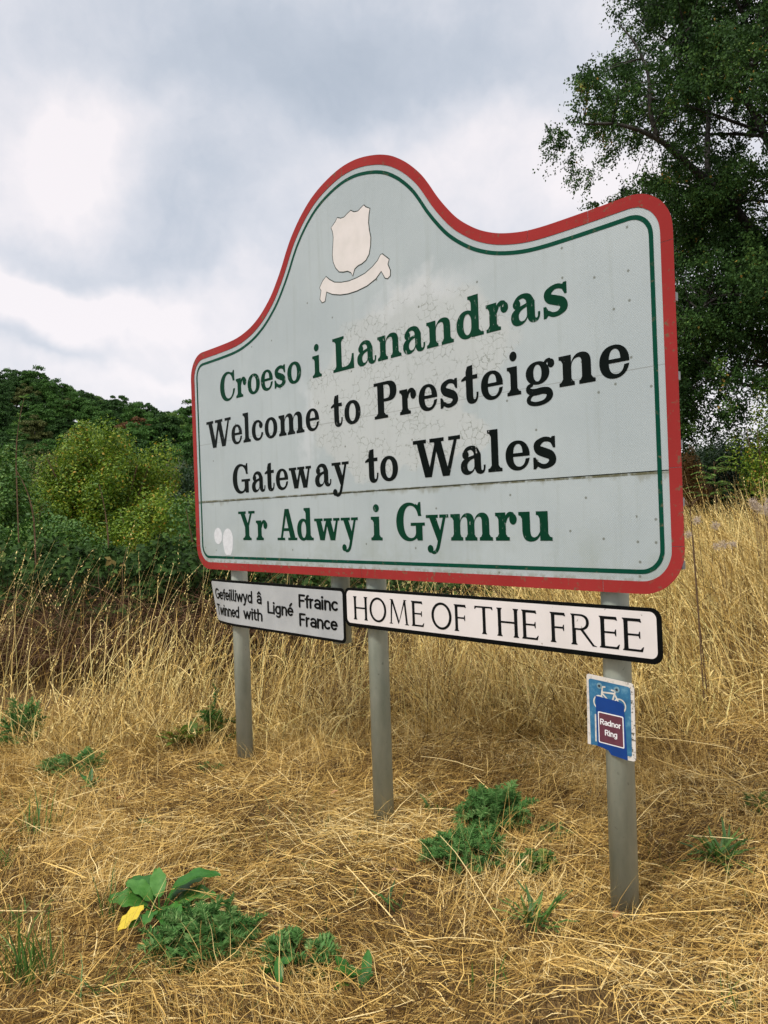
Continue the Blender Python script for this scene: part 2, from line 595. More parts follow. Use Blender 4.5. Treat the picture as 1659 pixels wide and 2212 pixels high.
def catmull(pts, n=6, closed=False):
    pts = [np.asarray(p, float) for p in pts]
    if closed:
        q = [pts[-1]] + pts + pts[:2]
    else:
        q = [2 * pts[0] - pts[1]] + pts + [2 * pts[-1] - pts[-2]]
    out = []
    for i in range(1, len(q) - 2):
        p0, p1, p2, p3 = q[i - 1:i + 3]
        for k in range(n):
            t = k / n
            out.append(.5 * (2 * p1 + (p2 - p0) * t + (2 * p0 - 5 * p1 + 4 * p2 - p3) * t * t + (3 * p1 - p0 - 3 * p2 + p3) * t ** 3))
    if not closed:
        out.append(pts[-1])
    return out


def stroke(pts, curve=True, caps=False, n=6):
    """variable-width pen stroke: pts = (x, y, width); returns painting ops"""
    P = catmull(pts, n) if curve and len(pts) > 2 else [np.asarray(p, float) for p in pts]
    ops = []
    for i in range(len(P) - 1):
        a, b = P[i], P[i + 1]
        d = b[:2] - a[:2]
        L = np.hypot(*d)
        if L < 1e-9: continue
        nn = np.array((-d[1], d[0])) / L
        ops.append((1, [tuple(a[:2] + nn * a[2] / 2), tuple(a[:2] - nn * a[2] / 2), tuple(b[:2] - nn * b[2] / 2), tuple(b[:2] + nn * b[2] / 2)]))
    rng_ = range(len(P)) if caps else range(1, len(P) - 1)
    for i in rng_:
        ops.append((1, ell(P[i][0], P[i][1], P[i][2] / 2, P[i][2] / 2, 12)))
    return ops


# --- bold slab-serif letters, millimetres at the size painted on the sign (x-height 130, capitals 195)
def foot(x0, x1, l=19, r=19):
    o = [(x0 - l, 0), (x1 + r, 0)]
    o += [(x1 + r, 15), (x1 + r * .45, 18), (x1, 31)] if r else [(x1, 31)]
    o += [(x0, 31), (x0 - l * .45, 18), (x0 - l, 15)] if l else [(x0, 31)]
    return (1, o)


def flag(x0, x1, y, l=19):
    return (1, [(x1, y), (x0 - l, y), (x0 - l, y - 15), (x0 - l * .45, y - 18), (x0, y - 32), (x1, y - 32)])


def top2(x0, x1, y, l=19, r=19):
    return (1, [(x0 - l, y), (x0 - l, y - 15), (x0 - l * .45, y - 18), (x0, y - 31), (x1, y - 31), (x1 + r * .45, y - 18), (x1 + r, y - 15), (x1 + r, y)])


def arch(x0, x1, x2):
    return (1, bez([(x0 - 3, 82), (x0 + 2, 112, x0 + 20, 133, x0 + 48, 133), (x2 - 16, 133, x2, 118, x2, 88), (x2, 70), (x1, 70), (x1, 88), (x1, 106, x1 - 6, 114, x1 - 17, 114), (x0 + 14, 114, x0, 100, x0, 74)]))


SER = {}
SER['o'] = (143, [(1, ell(71.5, 65, 71, 68, 44, 2.15)), (-1, ell(71.5, 65, 29, 50, 40, 2.1))])
SER['e'] = (135, [(1, ell(67, 65, 67, 68, 44, 2.15)), (-1, bez([(43, 64), (43, 98, 53, 117, 70, 117), (88, 117, 95, 98, 95, 76), (95, 76), (43, 76)])),
                  (1, rect(30, 60, 133, 76)), (-1, bez([(43, 60), (43, 30, 56, 14, 78, 14), (96, 14, 108, 28, 111, 48), (111, 48), (146, 52), (146, 60)]))])
SER['c'] = (137, [(1, ell(68, 65, 68, 68, 44, 2.15)), (-1, bez([(43, 64), (43, 98, 54, 117, 74, 117), (86, 117, 92, 108, 92, 98), (92, 88), (150, 96), (150, 46), (112, 48), (107, 26, 96, 14, 78, 14), (56, 14, 43, 30, 43, 64)])),
                  (1, ell(108, 96, 21, 21, 24))])
SER['s'] = (133, stroke([(108, 112, 18), (84, 123, 21), (55, 122, 23), (28, 103, 36), (34, 80, 40), (66, 66, 42), (98, 52, 40), (106, 28, 36), (82, 9, 23), (52, 7, 21), (26, 20, 20)]) +
            [(1, [(107, 134), (122, 134), (122, 84), (111, 84), (100, 104), (92, 118)]), (1, [(4, -4), (17, -4), (36, 14), (26, 34), (17, 48), (4, 48)])])
SER['a'] = (158, stroke([(26, 104, 18), (44, 119, 19), (70, 124, 21), (96, 112, 33), (109, 86, 42)]) +
            [(1, ell(33, 92, 21, 21, 24)), (1, bez([(90, 90), (62, 80, 0, 80, 0, 36), (0, 10, 18, -4, 42, -4), (68, -4, 88, 12, 92, 30)])),
             (-1, bez([(88, 72), (64, 68, 43, 58, 43, 38), (43, 22, 51, 13, 62, 13), (76, 13, 88, 24, 88, 40)])), (1, rect(88, 24, 130, 92)),
             (1, bez([(88, 34), (130, 34), (130, 18, 133, 13, 138, 13), (145, 13, 146, 22, 146, 38), (158, 38), (158, 10, 148, -4, 126, -4), (104, -4, 92, 8, 88, 34)]))])
SER['d'] = (167, [(1, ell(62, 65, 62, 68, 44, 2.1)), (-1, ell(68, 65, 25, 50, 36, 2.1)), (1, rect(92, 0, 137, 197)), flag(92, 137, 197), foot(92, 137, 0, 28)])
SER['n'] = (180, [(1, rect(19, 0, 62, 130)), flag(19, 62, 130), foot(19, 62, 19, 15), arch(62, 114, 158), (1, rect(114, 0, 158, 80)), foot(114, 158, 15, 20)])
SER['m'] = (265, [(1, rect(19, 0, 62, 130)), flag(19, 62, 130), foot(19, 62, 19, 17), arch(62, 108, 152), (1, rect(108, 0, 152, 80)), foot(108, 152, 16, 16),
                  arch(152, 199, 243), (1, rect(199, 0, 243, 80)), foot(199, 243, 16, 20)])
SER['r'] = (128, [(1, rect(19, 0, 62, 130)), flag(19, 62, 130), foot(19, 62, 19, 22)] + stroke([(58, 84, 14), (68, 108, 18), (86, 121, 22), (104, 116, 28)]) + [(1, ell(106, 98, 22, 25, 24))])
SER['i'] = (90, [(1, rect(23, 0, 66, 130)), flag(23, 66, 130, 21), foot(23, 66, 22, 22), (1, ell(44, 176, 23, 22, 28))])
SER['l'] = (90, [(1, rect(24, 0, 67, 197)), flag(24, 67, 197, 22), foot(24, 67, 22, 22)])
SER['t'] = (104, [(1, [(28, 60), (28, 150), (38, 176), (71, 180), (71, 60)]), (1, [(0, 108), (0, 118), (24, 132), (100, 132), (100, 112), (28, 112)]),
                  (1, bez([(28, 62), (28, 40), (28, 8, 42, -5, 66, -5), (94, -5, 104, 16, 104, 48), (92, 48), (92, 26, 88, 15, 80, 15), (72, 15, 71, 24, 71, 40), (71, 62)]))])
SER['u'] = (178, [(1, rect(19, 40, 62, 130)), flag(19, 62, 130), (1, bez([(19, 52), (19, 12, 34, -4, 64, -4), (92, -4, 110, 10, 116, 30), (116, 46), (106, 24, 94, 15, 82, 15), (68, 15, 62, 26, 62, 52)])),
                  (1, rect(114, 0, 157, 130)), flag(114, 157, 130), foot(114, 157, 0, 21)])
SER['w'] = (234, [(1, [(14, 130), (60, 130), (88, 44), (96, 0), (52, 0)]), (1, [(68, 0), (94, 0), (132, 122), (114, 122)]), (1, [(104, 130), (150, 130), (180, 44), (190, 0), (148, 0)]),
                  (1, [(164, 0), (190, 0), (222, 122), (204, 122)]), (1, rect(0, 114, 80, 130)), (1, rect(90, 114, 166, 130)), (1, rect(178, 114, 234, 130))])
SER['W'] = (324, [(1, [(22, 193), (72, 193), (112, 60), (126, 0), (80, 0)]), (1, [(98, 0), (127, 0), (178, 180), (156, 180)]), (1, [(142, 193), (192, 193), (232, 60), (248, 0), (202, 0)]),
                  (1, [(220, 0), (248, 0), (304, 180), (284, 180)]), (1, rect(0, 174, 94, 193)), (1, rect(118, 174, 216, 193)), (1, rect(246, 174, 324, 193))])
SER['y'] = (152, [(1, [(16, 130), (62, 130), (100, 40), (96, 0), (74, 0)]), (1, rect(0, 114, 82, 130)), (1, rect(92, 114, 152, 130))] +
            stroke([(126, 122, 17), (104, 50, 19), (88, 0, 21), (76, -36, 21), (62, -55, 19), (44, -60, 16), (28, -52, 14)]) + [(1, ell(25, -42, 20, 20, 24))])
SER['g'] = (152, [(1, ell(64, 80, 61, 51, 40, 2.1)), (-1, ell(64, 80, 21, 37, 32, 2.1))] + stroke([(98, 112, 14), (112, 126, 15), (128, 128, 18)]) + [(1, ell(134, 112, 17, 19, 24))] +
            stroke([(36, 34, 15), (16, 24, 20), (16, 8, 26), (44, -2, 30), (90, 0, 30), (118, -8, 32), (122, -28, 32), (100, -48, 21), (60, -55, 19), (24, -48, 20), (14, -33, 22), (26, -16, 16), (44, -8, 14)]))
SER['C'] = (196, [(1, ell(98, 97, 98, 101, 48, 2.1)), (-1, bez([(56, 97), (56, 148, 76, 181, 110, 181), (140, 181, 160, 160, 168, 126), (210, 126), (210, 72), (170, 72), (164, 34, 142, 13, 112, 13), (76, 13, 56, 46, 56, 97)])),
                  (1, [(172, 126), (188, 126), (188, 198), (174, 198), (164, 182), (150, 190), (140, 176), (160, 154)])])
SER['G'] = (215, [(1, ell(98, 97, 98, 101, 48, 2.1)), (-1, bez([(56, 97), (56, 148, 76, 181, 110, 181), (140, 181, 160, 160, 168, 126), (210, 126), (210, 72), (150, 60), (150, 34, 142, 13, 112, 13), (76, 13, 56, 46, 56, 97)])),
                  (1, [(172, 128), (188, 128), (188, 198), (174, 198), (164, 182), (150, 190), (140, 176), (160, 154)]), (1, [(148, 20), (160, 0), (196, 0), (196, 90), (148, 90)]), (1, rect(110, 76, 215, 92))])
SER['L'] = (184, [(1, rect(28, 0, 78, 195)), top2(28, 78, 195, 28, 24), foot(28, 78, 28, 10), (1, bez([(70, 0), (184, 0), (184, 84), (168, 84), (164, 44, 146, 20, 104, 20), (70, 20)]))])
SER['P'] = (177, [(1, rect(28, 0, 78, 195)), foot(28, 78, 28, 28), (1, rect(0, 178, 80, 195)), (1, bez([(70, 195), (112, 195), (156, 195, 177, 176, 177, 142), (177, 106, 154, 88, 112, 88), (70, 88)])),
                  (-1, bez([(78, 178), (96, 178), (118, 178, 126, 166, 126, 142), (126, 116, 118, 105, 96, 105), (78, 105)]))])
SER['A'] = (211, [(1, [(86, 197), (130, 197), (198, 0), (142, 0)]), (1, [(86, 197), (110, 197), (54, 0), (32, 0)]), (1, rect(52, 58, 156, 76)), (1, rect(0, 0, 82, 16)), (1, rect(116, 0, 211, 16))])
SER['Y'] = (202, [(1, rect(80, 0, 130, 92)), foot(80, 130, 26, 26), (1, [(20, 195), (72, 195), (130, 88), (122, 70), (84, 80)]), (1, [(152, 195), (174, 195), (124, 84), (104, 90)]), (1, rect(0, 178, 94, 195)), (1, rect(126, 178, 202, 195))])

# --- light roman capitals (capitals 131)
ROM = {}


def rs(x, w=18, y0=0, y1=131, f=6):
    return [(1, [(x - f, y0), (x + w + f, y0), (x + w + f, y0 + 3), (x + w + 1, y0 + 8), (x + w, y0 + 22), (x + w, y1 - 22), (x + w + 1, y1 - 8), (x + w + f, y1 - 3), (x + w + f, y1), (x - f, y1), (x - f, y1 - 3), (x - 1, y1 - 8), (x, y1 - 22), (x, y0 + 22), (x - 1, y0 + 8), (x - f, y0 + 3)])]


def arm(x0, x1, y, s):
    return [(1, [(x0, y), (x1, y), (x1 + 4, y - s * 15), (x1, y - s * 15), (x1 - 8, y - s * 12), (x0, y - s * 12)])]


ROM['H'] = (119, rs(8) + rs(98) + [(1, rect(15, 62, 105, 71))])
ROM['O'] = (135, [(1, ell(67.5, 65.5, 67.5, 68, 48)), (-1, ell(67.5, 65.5, 51, 56, 44))])
ROM['M'] = (152, [(1, [(14, 0), (23, 0), (34, 131), (22, 131)]), (1, [(22, 131), (36, 131), (82, 14), (74, 0)]), (1, [(74, 0), (82, 14), (130, 131), (120, 131)]), (1, [(117, 131), (130, 131), (145, 0), (131, 0)]),
                  (1, rect(6, 0, 31, 4)), (1, rect(123, 0, 152, 4)), (1, rect(14, 127, 30, 131)), (1, rect(122, 127, 138, 131))])
ROM['E'] = (91, rs(8) + arm(10, 80, 131, 1) + [(1, [(10, 62), (70, 62), (74, 52), (78, 52), (78, 80), (74, 80), (70, 70), (10, 70)])] + [(1, [(10, 0), (86, 0), (92, 20), (88, 20), (78, 9), (10, 9)])])
ROM['F'] = (82, rs(8) + arm(10, 78, 131, 1) + [(1, [(10, 62), (66, 62), (70, 52), (74, 52), (74, 80), (70, 80), (66, 70), (10, 70)])])
ROM['T'] = (111, rs(49) + [(1, [(2, 131), (0, 116), (4, 116), (12, 123), (99, 123), (107, 116), (111, 116), (109, 131)])])
ROM['R'] = (123, rs(8) + [(1, bez([(14, 131), (46, 131), (78, 131, 90, 116, 90, 98), (90, 78, 74, 63, 46, 63), (14, 63)])), (-1, bez([(21, 123), (44, 123), (66, 123, 76, 112, 76, 98), (76, 82, 64, 71, 44, 71), (21, 71)])),
                    (1, [(46, 66), (62, 66), (112, 6), (124, 2), (124, 0), (104, 0)])])

# --- rounded sans letters as pen skeletons (x-height 100, capitals 140)
SAN = {}


def sk(w, *lines, dots=()):
    return (w, lines, dots)


def arc(cx, cy, rx, ry, a0, a1, n=10):
    return [(cx + rx * math.cos(math.radians(a0 + (a1 - a0) * k / n)), cy + ry * math.sin(math.radians(a0 + (a1 - a0) * k / n))) for k in range(n + 1)]


SAN['G'] = sk(110, arc(58, 70, 46, 62, 50, 360) + [(104, 66), (66, 66)])
SAN['e'] = sk(84, [(12, 52), (74, 52)] + arc(43, 50, 32, 42, 0, 315)[0:])
SAN['f'] = sk(54, [(28, 0), (28, 110)] + arc(46, 110, 18, 22, 180, 95), [(6, 92), (52, 92)])
SAN['i'] = sk(34, [(17, 0), (17, 98)], dots=[(17, 130)])
SAN['l'] = sk(42, [(17, 140), (17, 22)] + arc(32, 22, 15, 15, 180, 275))
SAN['w'] = sk(124, [(10, 98), (36, 6), (62, 90), (88, 6), (114, 98)])
SAN['y'] = sk(84, [(10, 98), (42, 6)], [(75, 98), (42, 4), (34, -24), (14, -34)])
SAN['d'] = sk(94, arc(44, 49, 32, 43, 0, 360, 20), [(77, 140), (77, 0)])
SAN['a'] = sk(84, arc(42, 66, 30, 28, 150, 0) + [(72, 0)], arc(42, 29, 30, 23, 0, 360, 18))
SAN['T'] = sk(90, [(4, 132), (86, 132)], [(45, 132), (45, 0)])
SAN['n'] = sk(88, [(16, 98), (16, 0)], [(16, 60)] + arc(44, 62, 28, 30, 180, 0) + [(72, 0)])
SAN['t'] = sk(58, [(24, 128), (24, 24)] + arc(42, 24, 18, 18, 180, 285), [(4, 92), (52, 92)])
SAN['h'] = sk(88, [(16, 140), (16, 0)], [(16, 60)] + arc(44, 62, 28, 30, 180, 0) + [(72, 0)])
SAN['L'] = sk(84, [(16, 140), (16, 8), (80, 8)])
SAN['g'] = sk(90, arc(44, 51, 32, 41, 0, 360, 20), [(74, 98), (74, -6)] + arc(46, -6, 28, 26, 0, -140))
SAN['F'] = sk(84, [(16, 0), (16, 132), (80, 132)], [(16, 72), (70, 72)])
SAN['r'] = sk(60, [(16, 98), (16, 0)], [(16, 56)] + arc(44, 58, 28, 34, 180, 85))
SAN['c'] = sk(80, arc(43, 49, 32, 42, 45, 315, 16))
SAN['R'] = sk(104, [(16, 0), (16, 132), (52, 132)] + arc(52, 100, 36, 32, 90, -90) + [(16, 68)], [(54, 68), (90, 0)])
SAN['o'] = sk(90, arc(45, 49, 33, 42, 0, 360, 22))
SAN['â'] = sk(84, *SAN['a'][1], [(20, 118), (42, 142), (64, 118)])
SAN['é'] = sk(84, *SAN['e'][1], [(38, 116), (62, 146)])
SAN[' '] = sk(44)


def san_ops(ch, pen):
    w, lines, dots = SAN[ch]
    ops = []
    for ln in lines:
        ops += stroke([(x, y, pen) for x, y in ln], curve=False)
        for (x, y) in (ln[0], ln[-1]):                       # square-ish ends
            ops.append((1, ell(x, y, pen * .42, pen * .42, 10, 3)))
    for x, y in dots:
        ops.append((1, ell(x, y, pen * .62, pen * .62, 14)))
    return w, ops


def lettering(name, items, m, parent, depth, gap=0.0):
    """items: (ops, width, x0, x1, y0, yscale): each glyph scaled to its own place on the face"""
    V, T, n = [], [], 0
    for ops, w, x0, x1, y0, ys in items:
        v, t = fill(ops)
        k = (x1 - x0) / w
        V.append(np.stack([x0 + v[:, 0] * k, np.full(len(v), depth), y0 + v[:, 1] * ys], -1))
        T.append(t + n)
        n += len(v)
    return mesh_obj(name, np.concatenate(V), np.concatenate(T), m, parent)


# --- sign outline: half profile (distance from the middle, height above the eye line)
UC = -0.196
half = [(0, 1.977), (.107, 1.968), (.233, 1.937), (.338, 1.894), (.423, 1.840), (.492, 1.783), (.559, 1.7145), (.61, 1.647), (.66, 1.572), (.716, 1.4996), (.782, 1.426),
        (.854, 1.367), (.9355, 1.315), (1.036, 1.272), (1.153, 1.243), (1.259, 1.231), (1.40, 1.227), (1.55, 1.226), (1.672, 1.226)]
full = [(-x, z) for x, z in half[:0:-1]] + half
topc = [tuple(p) for p in catmull(full, 5)]


def corner(cx, cz, r, a0, a1, n=10):
    return [(cx + r * math.cos(math.radians(a0 + (a1 - a0) * k / n)), cz + r * math.sin(math.radians(a0 + (a1 - a0) * k / n))) for k in range(n + 1)]


HWID, BOT, RC = 1.849, -0.345, 0.177
outline = topc + corner(HWID - RC, 1.226 - RC, RC, 90, 0)[1:] + corner(HWID - RC, BOT + RC, RC, 0, -90) + corner(-HWID + RC, BOT + RC, RC, 270, 180) + corner(-HWID + RC, 1.226 - RC, RC, 180, 90)[:-1]
outline = [(x + UC, z + .0008) for x, z in outline]


def resample(poly, step):
    p = np.asarray(poly + [poly[0]])
    L = np.concatenate([[0], np.cumsum(np.hypot(*np.diff(p, axis=0).T))])
    n = int(L[-1] / step)
    s = np.linspace(0, L[-1], n, endpoint=False)
    return np.stack([np.interp(s, L, p[:, 0]), np.interp(s, L, p[:, 1])], -1)


OUT = resample(outline, 0.02)
tng = np.roll(OUT, -1, 0) - np.roll(OUT, 1, 0)
tng = unit(tng)
NRM = np.stack([tng[:, 1], -tng[:, 0]], -1)                   # clockwise outline: this points inwards


def inset(d): return OUT + NRM * d


def ring(name, d0, d1, depth, m, parent, cuts=(), gapw=1, thick=0.0):
    a, b = inset(d0), inset(d1)
    n = len(a)
    V = np.concatenate([np.insert(a, 1, depth, 1), np.insert(b, 1, depth, 1)])
    Fq = np.array([[i, n + i, n + (i + 1) % n, (i + 1) % n] for i in range(n)])
    V = V.copy()
    if thick:
        V2 = V.copy(); V2[:, 1] += thick
        k = 2 * n
        V = np.concatenate([V, V2])
        side = [[i, (i + 1) % n, k + (i + 1) % n, k + i] for i in range(n)] + [[n + (i + 1) % n, n + i, k + n + i, k + n + (i + 1) % n] for i in range(n)]
        Fq = np.concatenate([Fq, np.array(side)])
    for c in cuts:                                              # a hairline joint between two lengths of tape
        i = int(np.argmin(np.hypot(OUT[:, 0] - c[0], OUT[:, 1] - c[1])))
        for arr in (0, n):
            V[arr + i] = V[arr + i] + (V[arr + (i + 1) % n] - V[arr + i]) * 0.0
        Fq = Fq[~(((Fq[:, 0] == i) & (Fq[:, 1] == n + i)))]
        p = np.array([V[i], V[n + i], V[n + (i + 1) % n], V[(i + 1) % n]])
        e = 0.09
        q = len(V)
        V = np.concatenate([V, np.stack([p[0] + (p[3] - p[0]) * e, p[1] + (p[2] - p[1]) * e])])
        Fq = np.concatenate([Fq, np.array([[q, q + 1, n + (i + 1) % n, (i + 1) % n]])])
    return mesh_obj(name, V, Fq, m, parent)


def extrude_poly(name, poly, y0, y1, m, parent, holes=()):
    v, t = fill([(1, poly)] + [(-1, h) for h in holes])
    n = len(v)
    V = np.concatenate([np.insert(v, 1, y0, 1), np.insert(v, 1, y1, 1)])
    f = t.tolist() + (t[:, ::-1] + n).tolist()
    # side walls along edges used once
    cnt = {}
    for a, b, c in t.tolist():
        for e in ((a, b), (b, c), (c, a)):
            cnt[e] = cnt.get(e, 0) + 1
    for (a, b) in list(cnt):
        if (b, a) not in cnt:
            f.append([b, a, a + n, b + n])
    return mesh_obj(name, V, f, m, parent)


def mat_face():
    """weathered reflective sheeting: honeycomb cells, crackle in the middle, wash marks and lichen specks"""
    m, g, b = mat('reflective_sheeting')
    tc = g.n('ShaderNodeTexCoord').outputs['Object']
    sep = g.n('ShaderNodeSeparateXYZ')
    g.link(tc, sep.inputs[0])
    x, z = sep.outputs[0], sep.outputs[2]
    flatv = g.n('ShaderNodeCombineXYZ')
    g.link(x, flatv.inputs[0]); g.link(z, flatv.inputs[1])
    p = flatv.outputs[0]
    # honeycomb
    def tri(ax, az_):
        return g.math('ABSOLUTE', g.math('SUBTRACT', g.math('FRACT', g.math('ADD', g.math('MULTIPLY', x, ax), g.math('MULTIPLY', z, az_))), 0.5))
    cell = g.math('MAXIMUM', tri(95, 95), tri(95, -95))
    cellm = g.smooth(cell, 0.36, 0.5)
    base = g.mix(g.smooth(g.noise(p, 1.6, 5, .55), .3, .7), (.345, .402, .412), (.405, .462, .468))
    base = g.mix(g.math('MULTIPLY', cellm, .45), base, (.53, .57, .56))
    # crackled, bleached patch
    wn = g.vmath('SCALE', g.vmath('SUBTRACT', g.noise(p, 3.5, 4, .6, 'Color'), (.5, .5, .5)))
    wn.node.inputs['Scale'].default_value = .42
    wp = g.vmath('ADD', p, wn)
    def blob(cx, cz, rx, rz):
        v = g.vmath('MULTIPLY', g.vmath('SUBTRACT', wp, (cx, cz + SZ, 0)), (1 / rx, 1 / rz, 0))
        return g.math('SUBTRACT', 1.0, g.vmath('LENGTH', v))
    pm = g.math('MAXIMUM', blob(.22, .83, .70, .34), g.math('MAXIMUM', blob(-.02, .62, .68, .30), blob(.0, .42, .62, .24)))
    pm = g.math('MAXIMUM', pm, blob(.35, .38, .48, .12))
    pmask = g.smooth(pm, -.02, .14)
    bleach = g.math('MULTIPLY', pmask, .45)
    base = g.mix(bleach, base, (.54, .55, .52))
    vor = g.n('ShaderNodeTexVoronoi', feature='DISTANCE_TO_EDGE', voronoi_dimensions='2D')
    vor.inputs['Scale'].default_value = 24
    g.link(g.vmath('ADD', p, g.vmath('MULTIPLY', g.vmath('SUBTRACT', g.noise(p, 14, 4, .7, 'Color'), (.5, .5, .5)), (.07, .07, 0))), vor.inputs['Vector'])
    crack = g.math('SUBTRACT', 1.0, g.smooth(vor.outputs['Distance'], 0.01, .055))
    brk = g.smooth(g.noise(p, 9, 3, .6), .44, .56)
    crack = g.math('MULTIPLY', g.math('MULTIPLY', crack, brk), g.smooth(pm, .0, .10))
    base = g.mix(g.math('MULTIPLY', crack, .68), base, (.14, .16, .12))
    # pale wipe marks
    v = g.vmath('MULTIPLY', g.vmath('SUBTRACT', wp, (.28, 1.13 + SZ, 0)), (1 / .62, 1 / .09, 0))
    wipe = g.math('MULTIPLY', g.smooth(g.math('SUBTRACT', 1.0, g.vmath('LENGTH', v)), .0, .9), .5)
    v2 = g.vmath('MULTIPLY', g.vmath('SUBTRACT', wp, (-.66, .5 + SZ, 0)), (1 / .10, 1 / .45, 0))
    wipe = g.math('MAXIMUM', wipe, g.math('MULTIPLY', g.smooth(g.math('SUBTRACT', 1.0, g.vmath('LENGTH', v2)), .0, .9), .5))
    base = g.mix(wipe, base, (.60, .63, .64))
    run = g.noise(g.vmath('MULTIPLY', p, (22, 1.1, 0)), 1.0, 5, .65)
    base = g.mix(g.math('MULTIPLY', g.smooth(run, .50, .72), .16), base, (.22, .25, .20))
    alg = g.math('MULTIPLY', g.smooth(g.math('SUBTRACT', z, SZ - .30), .34, .0), g.smooth(g.noise(p, 4.5, 5, .65), .42, .66))
    base = g.mix(g.math('MULTIPLY', alg, .26), base, (.22, .25, .17))
    # the overlap line half way up and the dirt below the board joint
    ztilt = g.math('SUBTRACT', z, g.math('MULTIPLY', x, 0.0042))
    seam = g.math('SUBTRACT', 1.0, g.smooth(g.math('ABSOLUTE', g.math('SUBTRACT', z, SZ + .549)), .0008, .0028))
    base = g.mix(g.math('MULTIPLY', seam, g.math('MULTIPLY', g.noise(p, 5, 3), .95)), base, (.16, .16, .14))
    below = g.math('SUBTRACT', SZ + .139, z)
    dn = g.noise(g.vmath('MULTIPLY', p, (14, 3, 0)), 1.0, 5, .6)
    ext = g.math('MULTIPLY', g.math('POWER', dn, 3.0), .20)
    dirt = g.math('MULTIPLY', g.smooth(g.math('SUBTRACT', ext, below), .0, .035), g.math('GREATER_THAN', below, -.002))
    base = g.mix(g.math('MULTIPLY', dirt, .5), base, (.19, .19, .13))
    moss = g.math('SUBTRACT', 1.0, g.smooth(g.math('ABSOLUTE', g.math('SUBTRACT', z, SZ + .1365)), .003, .009))
    base = g.mix(g.math('MULTIPLY', moss, g.smooth(g.noise(p, 11, 5, .7), .35, .55)), base, (.10, .10, .05))
    # lichen specks, thicker near the edges
    sv = g.n('ShaderNodeTexVoronoi', voronoi_dimensions='2D')
    sv.inputs['Scale'].default_value = 13
    g.link(p, sv.inputs['Vector'])
    hc = g.n('ShaderNodeSeparateColor'); g.link(sv.outputs['Color'], hc.inputs[0])
    right = g.smooth(x, .2, 1.6)
    speck = g.math('MULTIPLY', g.math('SUBTRACT', 1.0, g.smooth(sv.outputs['Distance'], .05, .10)), g.math('LESS_THAN', hc.outputs[0], g.math('MULTIPLY_ADD', right, .11, .03)))
    base = g.mix(g.math('MULTIPLY', speck, .8), base, (.13, .14, .11))
    low = g.smooth(g.math('SUBTRACT', z, SZ - .31), .055, .0)
    lich = g.math('MULTIPLY', low, g.smooth(g.noise(p, 26, 4, .65), .46, .58))
    base = g.mix(g.math('MULTIPLY', lich, .75), base, (.17, .165, .10))
    g.link(base, b.inputs['Base Color'])
    b.inputs['Roughness'].default_value = .32
    b.inputs['Specular IOR Level'].default_value = .45
    bump = g.n('ShaderNodeBump')
    bump.inputs['Strength'].default_value = .25
    bump.inputs['Distance'].default_value = .002
    g.link(g.math('SUBTRACT', cellm, g.math('MULTIPLY', crack, 2.0)), bump.inputs['Height'])
    g.link(bump.outputs[0], b.inputs['Normal'])
    return m


def mat_vinyl(name, col, scuff_col=None, scuff=0.0, rough=.4, cellular=True, lich=0.0, thr=.6):
    """cut vinyl; where it is scuffed the sheet below shows through"""
    m, g, b = mat(name)
    tc = g.n('ShaderNodeTexCoord').outputs['Object']
    c = g.mix(g.smooth(g.noise(tc, 2.2, 4), .3, .7), col, tuple(min(1, k * 1.18 + .003) for k in col))
    if scuff:
        st = g.vmath('MULTIPLY', tc, (60, 1, 26))
        n = g.math('MULTIPLY', g.smooth(g.noise(st, 1.0, 5, .7), thr, thr + .05), g.smooth(g.noise(tc, 3.3, 3), .50, .60))
        c = g.mix(g.math('MULTIPLY', n, scuff), c, scuff_col)
    if lich:
        n = g.smooth(g.noise(tc, 30, 4, .65), .625 - lich * .1, .68)
        n = g.math('MULTIPLY', n, g.smooth(g.noise(tc, 1.7, 3), .38, .55))
        c = g.mix(g.math('MULTIPLY', n, .85), c, (.13, .11, .065))
    g.link(c, b.inputs['Base Color'])
    b.inputs['Roughness'].default_value = rough
    b.inputs['Specular IOR Level'].default_value = .05
    return m


def mat_post():
    m, g, b = mat('galvanised_steel')
    tc = g.n('ShaderNodeTexCoord').outputs['Object']
    st = g.vmath('MULTIPLY', tc, (7, 7, 2.2))
    c = g.ramp(g.noise(st, 1.6, 6, .65), [(.30, (.29, .33, .275)), (.5, (.38, .415, .35)), (.70, (.47, .49, .41))])
    sp = g.smooth(g.noise(tc, 38, 3, .6), .66, .74)
    c = g.mix(g.math('MULTIPLY', sp, .5), c, (.09, .095, .075))
    c = g.mix(g.math('MULTIPLY', g.smooth(g.noise(tc, 7, 4), .6, .7), .25), c, (.40, .41, .38))
    g.link(c, b.inputs['Base Color'])
    b.inputs['Roughness'].default_value = .40
    b.inputs['Metallic'].default_value = .0
    return m


M_face = mat_face()
M_red = mat_vinyl('red_tape', (.275, .028, .026), rough=.42, lich=.75)
M_green = mat_vinyl('green_vinyl', (.0015, .034, .016), (.42, .48, .44), .75, .5)
M_line = mat_vinyl('green_line_vinyl', (.002, .052, .030), rough=.38, lich=.6)
M_black = mat_vinyl('black_vinyl', (.0022, .0045, .0035), (.48, .50, .48), .8, .3, thr=.62)
M_blank = mat_plain('bare_patch', (.70, .655, .62), .45, .4, col2=(.63, .595, .555), scale=6)
M_alu = mat_plain('aluminium_back', (.34, .35, .35), .5, .5, .5, var=.3, scale=12)
M_post = mat_post()
M_edge = mat_plain('dirty_cut_edge', (.035, .055, .042), .7, .2, var=.6, scale=90)
M_tape_ghost = mat_plain('tape_residue', (.66, .68, .70), .5, .4, var=.12, scale=30)


